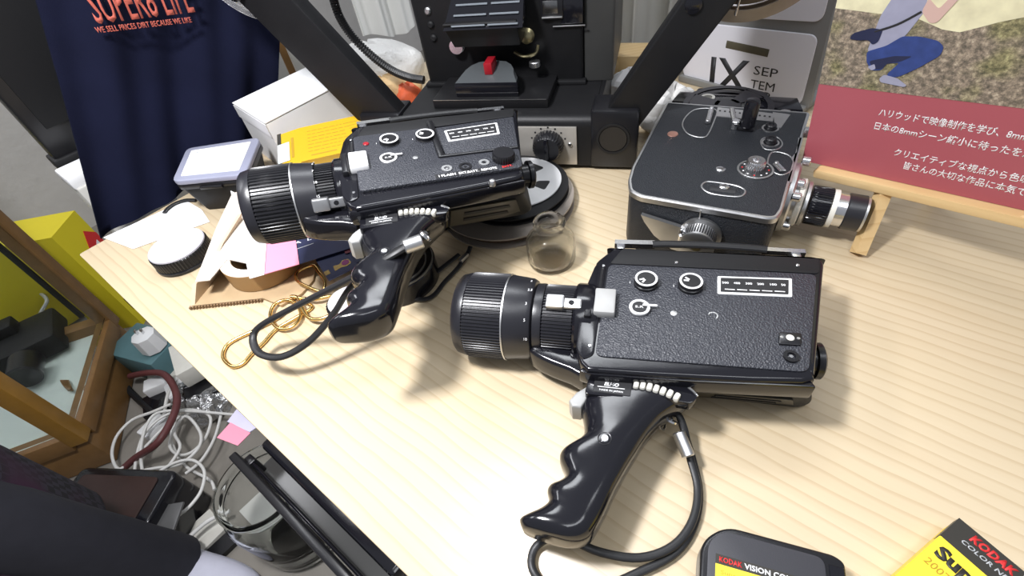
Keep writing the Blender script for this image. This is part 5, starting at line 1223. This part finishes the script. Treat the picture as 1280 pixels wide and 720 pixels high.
# black glossy rack standing against the table side
zr_ = -200
A0 = at(285, 571, zr_); along = GD.copy(); dep = BD.copy()
t = thing('black_rack', (A0.x, A0.y, FZ), 'tall glossy black rack standing against the left table edge', 'rack')
Fr = Matrix(((along.x, dep.x, 0, 0), (along.y, dep.y, 0, 0), (0, 0, 1, 0), (0, 0, 0, 1))); H = zr_+720
def rb(c, s, nm, m_, r=3, par=t): return obj(nm, G().box(c, s, r, Fr), m_, par)
rb((150, 5, H-14), (300, 11, 28), 'outer_top_bar', M_black, 2); rb((160, 62, H-16), (280, 52, 30), 'top_shelf', M_gloss, 6); rb((150, 24, H-60), (290, 26, 4), 'recessed_glass', mat('grey_recess', (0.05, 0.05, 0.048), 0.2), 0)
for x in (8, 292):
    for y in (12, 88): rb((x, y, (H-24)/2), (16, 16, H-24), 'post', M_black, 2)
rb((150, 50, 12), (300, 80, 16), 'bottom_shelf', M_black)
rb((150, 88, H/2), (270, 6, H-60), 'back_panel', mat('dark_grey_glass', (0.06, 0.06, 0.06), 0.15, spec=0.7), 1)
rb((150, 14, H-40), (270, 5, 30), 'front_rail', M_gloss, 2)
top = zr_
nt = [at(271, 547, top+3), at(297, 557, top+3), at(313, 541, top+3), at(288, 528, top+3)]
c = sum(nt, Vector())/4; solo('pink_note', G().poly3(nt, 1.2), M_pink, 'pink sticky note on the corner of the black rack', 'note', (c.x, c.y, top))
nt = [at(284, 527, top+2), at(312, 540, top+2), at(330, 528, top+2), at(300, 506, top+2)]
c = sum(nt, Vector())/4; solo('lilac_sleeve', G().poly3(nt, 1.2), mat('lilac_sleeve', (0.52, 0.50, 0.66), 0.25, var=(30, 0.08)), 'pale lilac plastic sleeve behind the pink note', 'sleeve', (c.x, c.y, top))

# ================================================================== PERSON (bottom left; only legs and coat hem are in view)
PX, PY = -972, 358
t = thing('person', (PX, PY, FZ), 'standing person in dark checked coat and pale shoes at the lower left', 'person')
def skin(name, joints, edges, m_, par, lev=2):
    me = bpy.data.meshes.new(name); me.from_pydata([Vector(j[:3])*S for j in joints], edges, []); me.update()
    o = bpy.data.objects.new(name, me); COL.objects.link(o)
    md = o.modifiers.new('skin', 'SKIN'); md.use_smooth_shade = True
    for i, j in enumerate(joints):
        v = me.skin_vertices[0].data[i]; r_ = j[3]; v.radius = (r_[0]*S, r_[1]*S) if isinstance(r_, tuple) else (r_*S, r_*S)
    me.skin_vertices[0].data[0].use_root = True
    sb = o.modifiers.new('sub', 'SUBSURF'); sb.levels = lev; sb.render_levels = lev
    me.materials.append(m_); o.parent = par; return o
F0 = fl(185, 702, 0)-Vector((PX, PY, FZ)); F1 = fl(252, 718, 0)-Vector((PX, PY, FZ))
f0, f1 = Vector((F0.x, F0.y, 0)), Vector((F1.x, F1.y, 0))
hipL, hipR = Vector((-50, 40, 840)), Vector((50, -30, 840))
j = [(-10, 10, 870, 100), (-10, 10, 1000, 100), (-10, 10, 1150, 110), (-10, 10, 1330, 105), (-10, 10, 1420, 55), (0, 0, 1500, 62), (10, -5, 1560, 92), (10, -5, 1640, 84),
     (*hipL, 58), (*(hipL.lerp(f0, 0.35)+Vector((0, 0, 0))), 45), (f0.x-20, f0.y+10, 90, 34), 
     (*hipR, 58), (*(hipR.lerp(f1, 0.35)+Vector((0, 0, 0))), 45), (f1.x-20, f1.y+10, 90, 40),
     (-150, 90, 1350, 60), (-250, 150, 1090, 44), (-200, 30, 880, 34), (130, -70, 1350, 60), (200, -150, 1090, 44), (190, -60, 880, 34)]
body = skin('body', j, [(0, 1), (1, 2), (2, 3), (3, 4), (4, 5), (5, 6), (6, 7), (0, 8), (8, 9), (9, 10), (0, 11), (11, 12), (12, 13), (3, 14), (14, 15), (15, 16), (3, 17), (17, 18), (18, 19)], M_skin, t)
obj('hair', G().blob((5, 0, 1640), (108, 112, 100), 24, 14, 0.02, flatbottom=False), M_hair, t)
for s_ in (-1, 1):
    h = Vector((-200, 30, 850)) if s_ < 0 else Vector((190, -60, 850)); g = G(); g.blob((h.x, h.y, h.z-20), (22, 42, 50), 14, 8, flatbottom=False)
    for k_ in range(4): g.tube([(h.x, h.y-27+18*k_, h.z-50), (h.x+6, h.y-27+18*k_, h.z-85), (h.x+16, h.y-25+17*k_, h.z-112+6*abs(k_-1.5))], [9, 8.5, 7.5], 8, sm=3)
    g.tube([(h.x+10, h.y+36, h.z-10), (h.x+24, h.y+52, h.z-40), (h.x+28, h.y+50, h.z-64)], [11, 10, 8], 8, sm=3)
    obj('hand', g, M_skin, t, 70)
for a_, f_ in ((hipL, f0), (hipR, f1)):
    m_ = a_.lerp(f_, 0.35)+Vector((0, 0, 0))
    obj('trouser_leg', G().tube([a_, m_, Vector((f_.x-20, f_.y+10, 60))], [66, 66, 66, 66, 64, 62, 60, 58, 56, 54], 20, sm=8), M_trouser, t, 70)
    dr = Vector((0.75, -0.35, 0)).normalized(); sd = Vector((-dr.y, dr.x, 0)); rings = []
    for u_, wd_, ht in ((-95, 26, 74), (-80, 36, 92), (-30, 40, 96), (20, 42, 80), (70, 48, 62), (120, 46, 50), (155, 34, 38), (168, 14, 22)):
        c0 = Vector((f_.x, f_.y, 0))+dr*u_; rings.append([c0-sd*wd_+Vector((0, 0, 2)), c0+sd*wd_+Vector((0, 0, 2)), c0+sd*wd_*1.02+Vector((0, 0, ht*0.45)), c0+sd*wd_*0.7+Vector((0, 0, ht*0.9)), c0+Vector((0, 0, ht)), c0-sd*wd_*0.7+Vector((0, 0, ht*0.9)), c0-sd*wd_*1.02+Vector((0, 0, ht*0.45))])
    sh_ = obj('shoe', G().loft(rings), M_shoe, t, 60)
    md = sh_.modifiers.new('sub', 'SUBSURF'); md.levels = 1; md.render_levels = 1
# coat: flared checked shell with sleeves
rings = []
for k_, (z, rx, ry, ox_, oy_) in enumerate(((250, 142, 136, 10, 10), (440, 142, 136, 5, 10), (620, 142, 136, 0, 8), (840, 165, 150, -8, 10), (1000, 150, 138, -10, 10), (1150, 165, 145, -10, 10), (1300, 178, 135, -10, 10), (1390, 120, 95, -10, 10), (1440, 72, 72, -10, 10))):
    ring = []
    for i in range(48):
        a = 2*math.pi*i/48; w_ = 1+0.035*math.sin(5*a+k_*0.3)+0.02*math.sin(9*a)
        ring.append((ox_+rx*w_*math.cos(a), oy_+ry*w_*math.sin(a), z))
    rings.append(ring)
coat = obj('coat', G().loft(rings), M_plaid, t, 70)
for pts in (((-130, 80, 1350), (-255, 150, 1090), (-205, 40, 890)), ((120, -60, 1350), (205, -150, 1090), (193, -65, 890))):
    obj('sleeve', G().tube(pts, [82, 80, 78, 75, 72, 70, 66, 62, 58, 54], 18, sm=6), M_plaid, coat, 70)
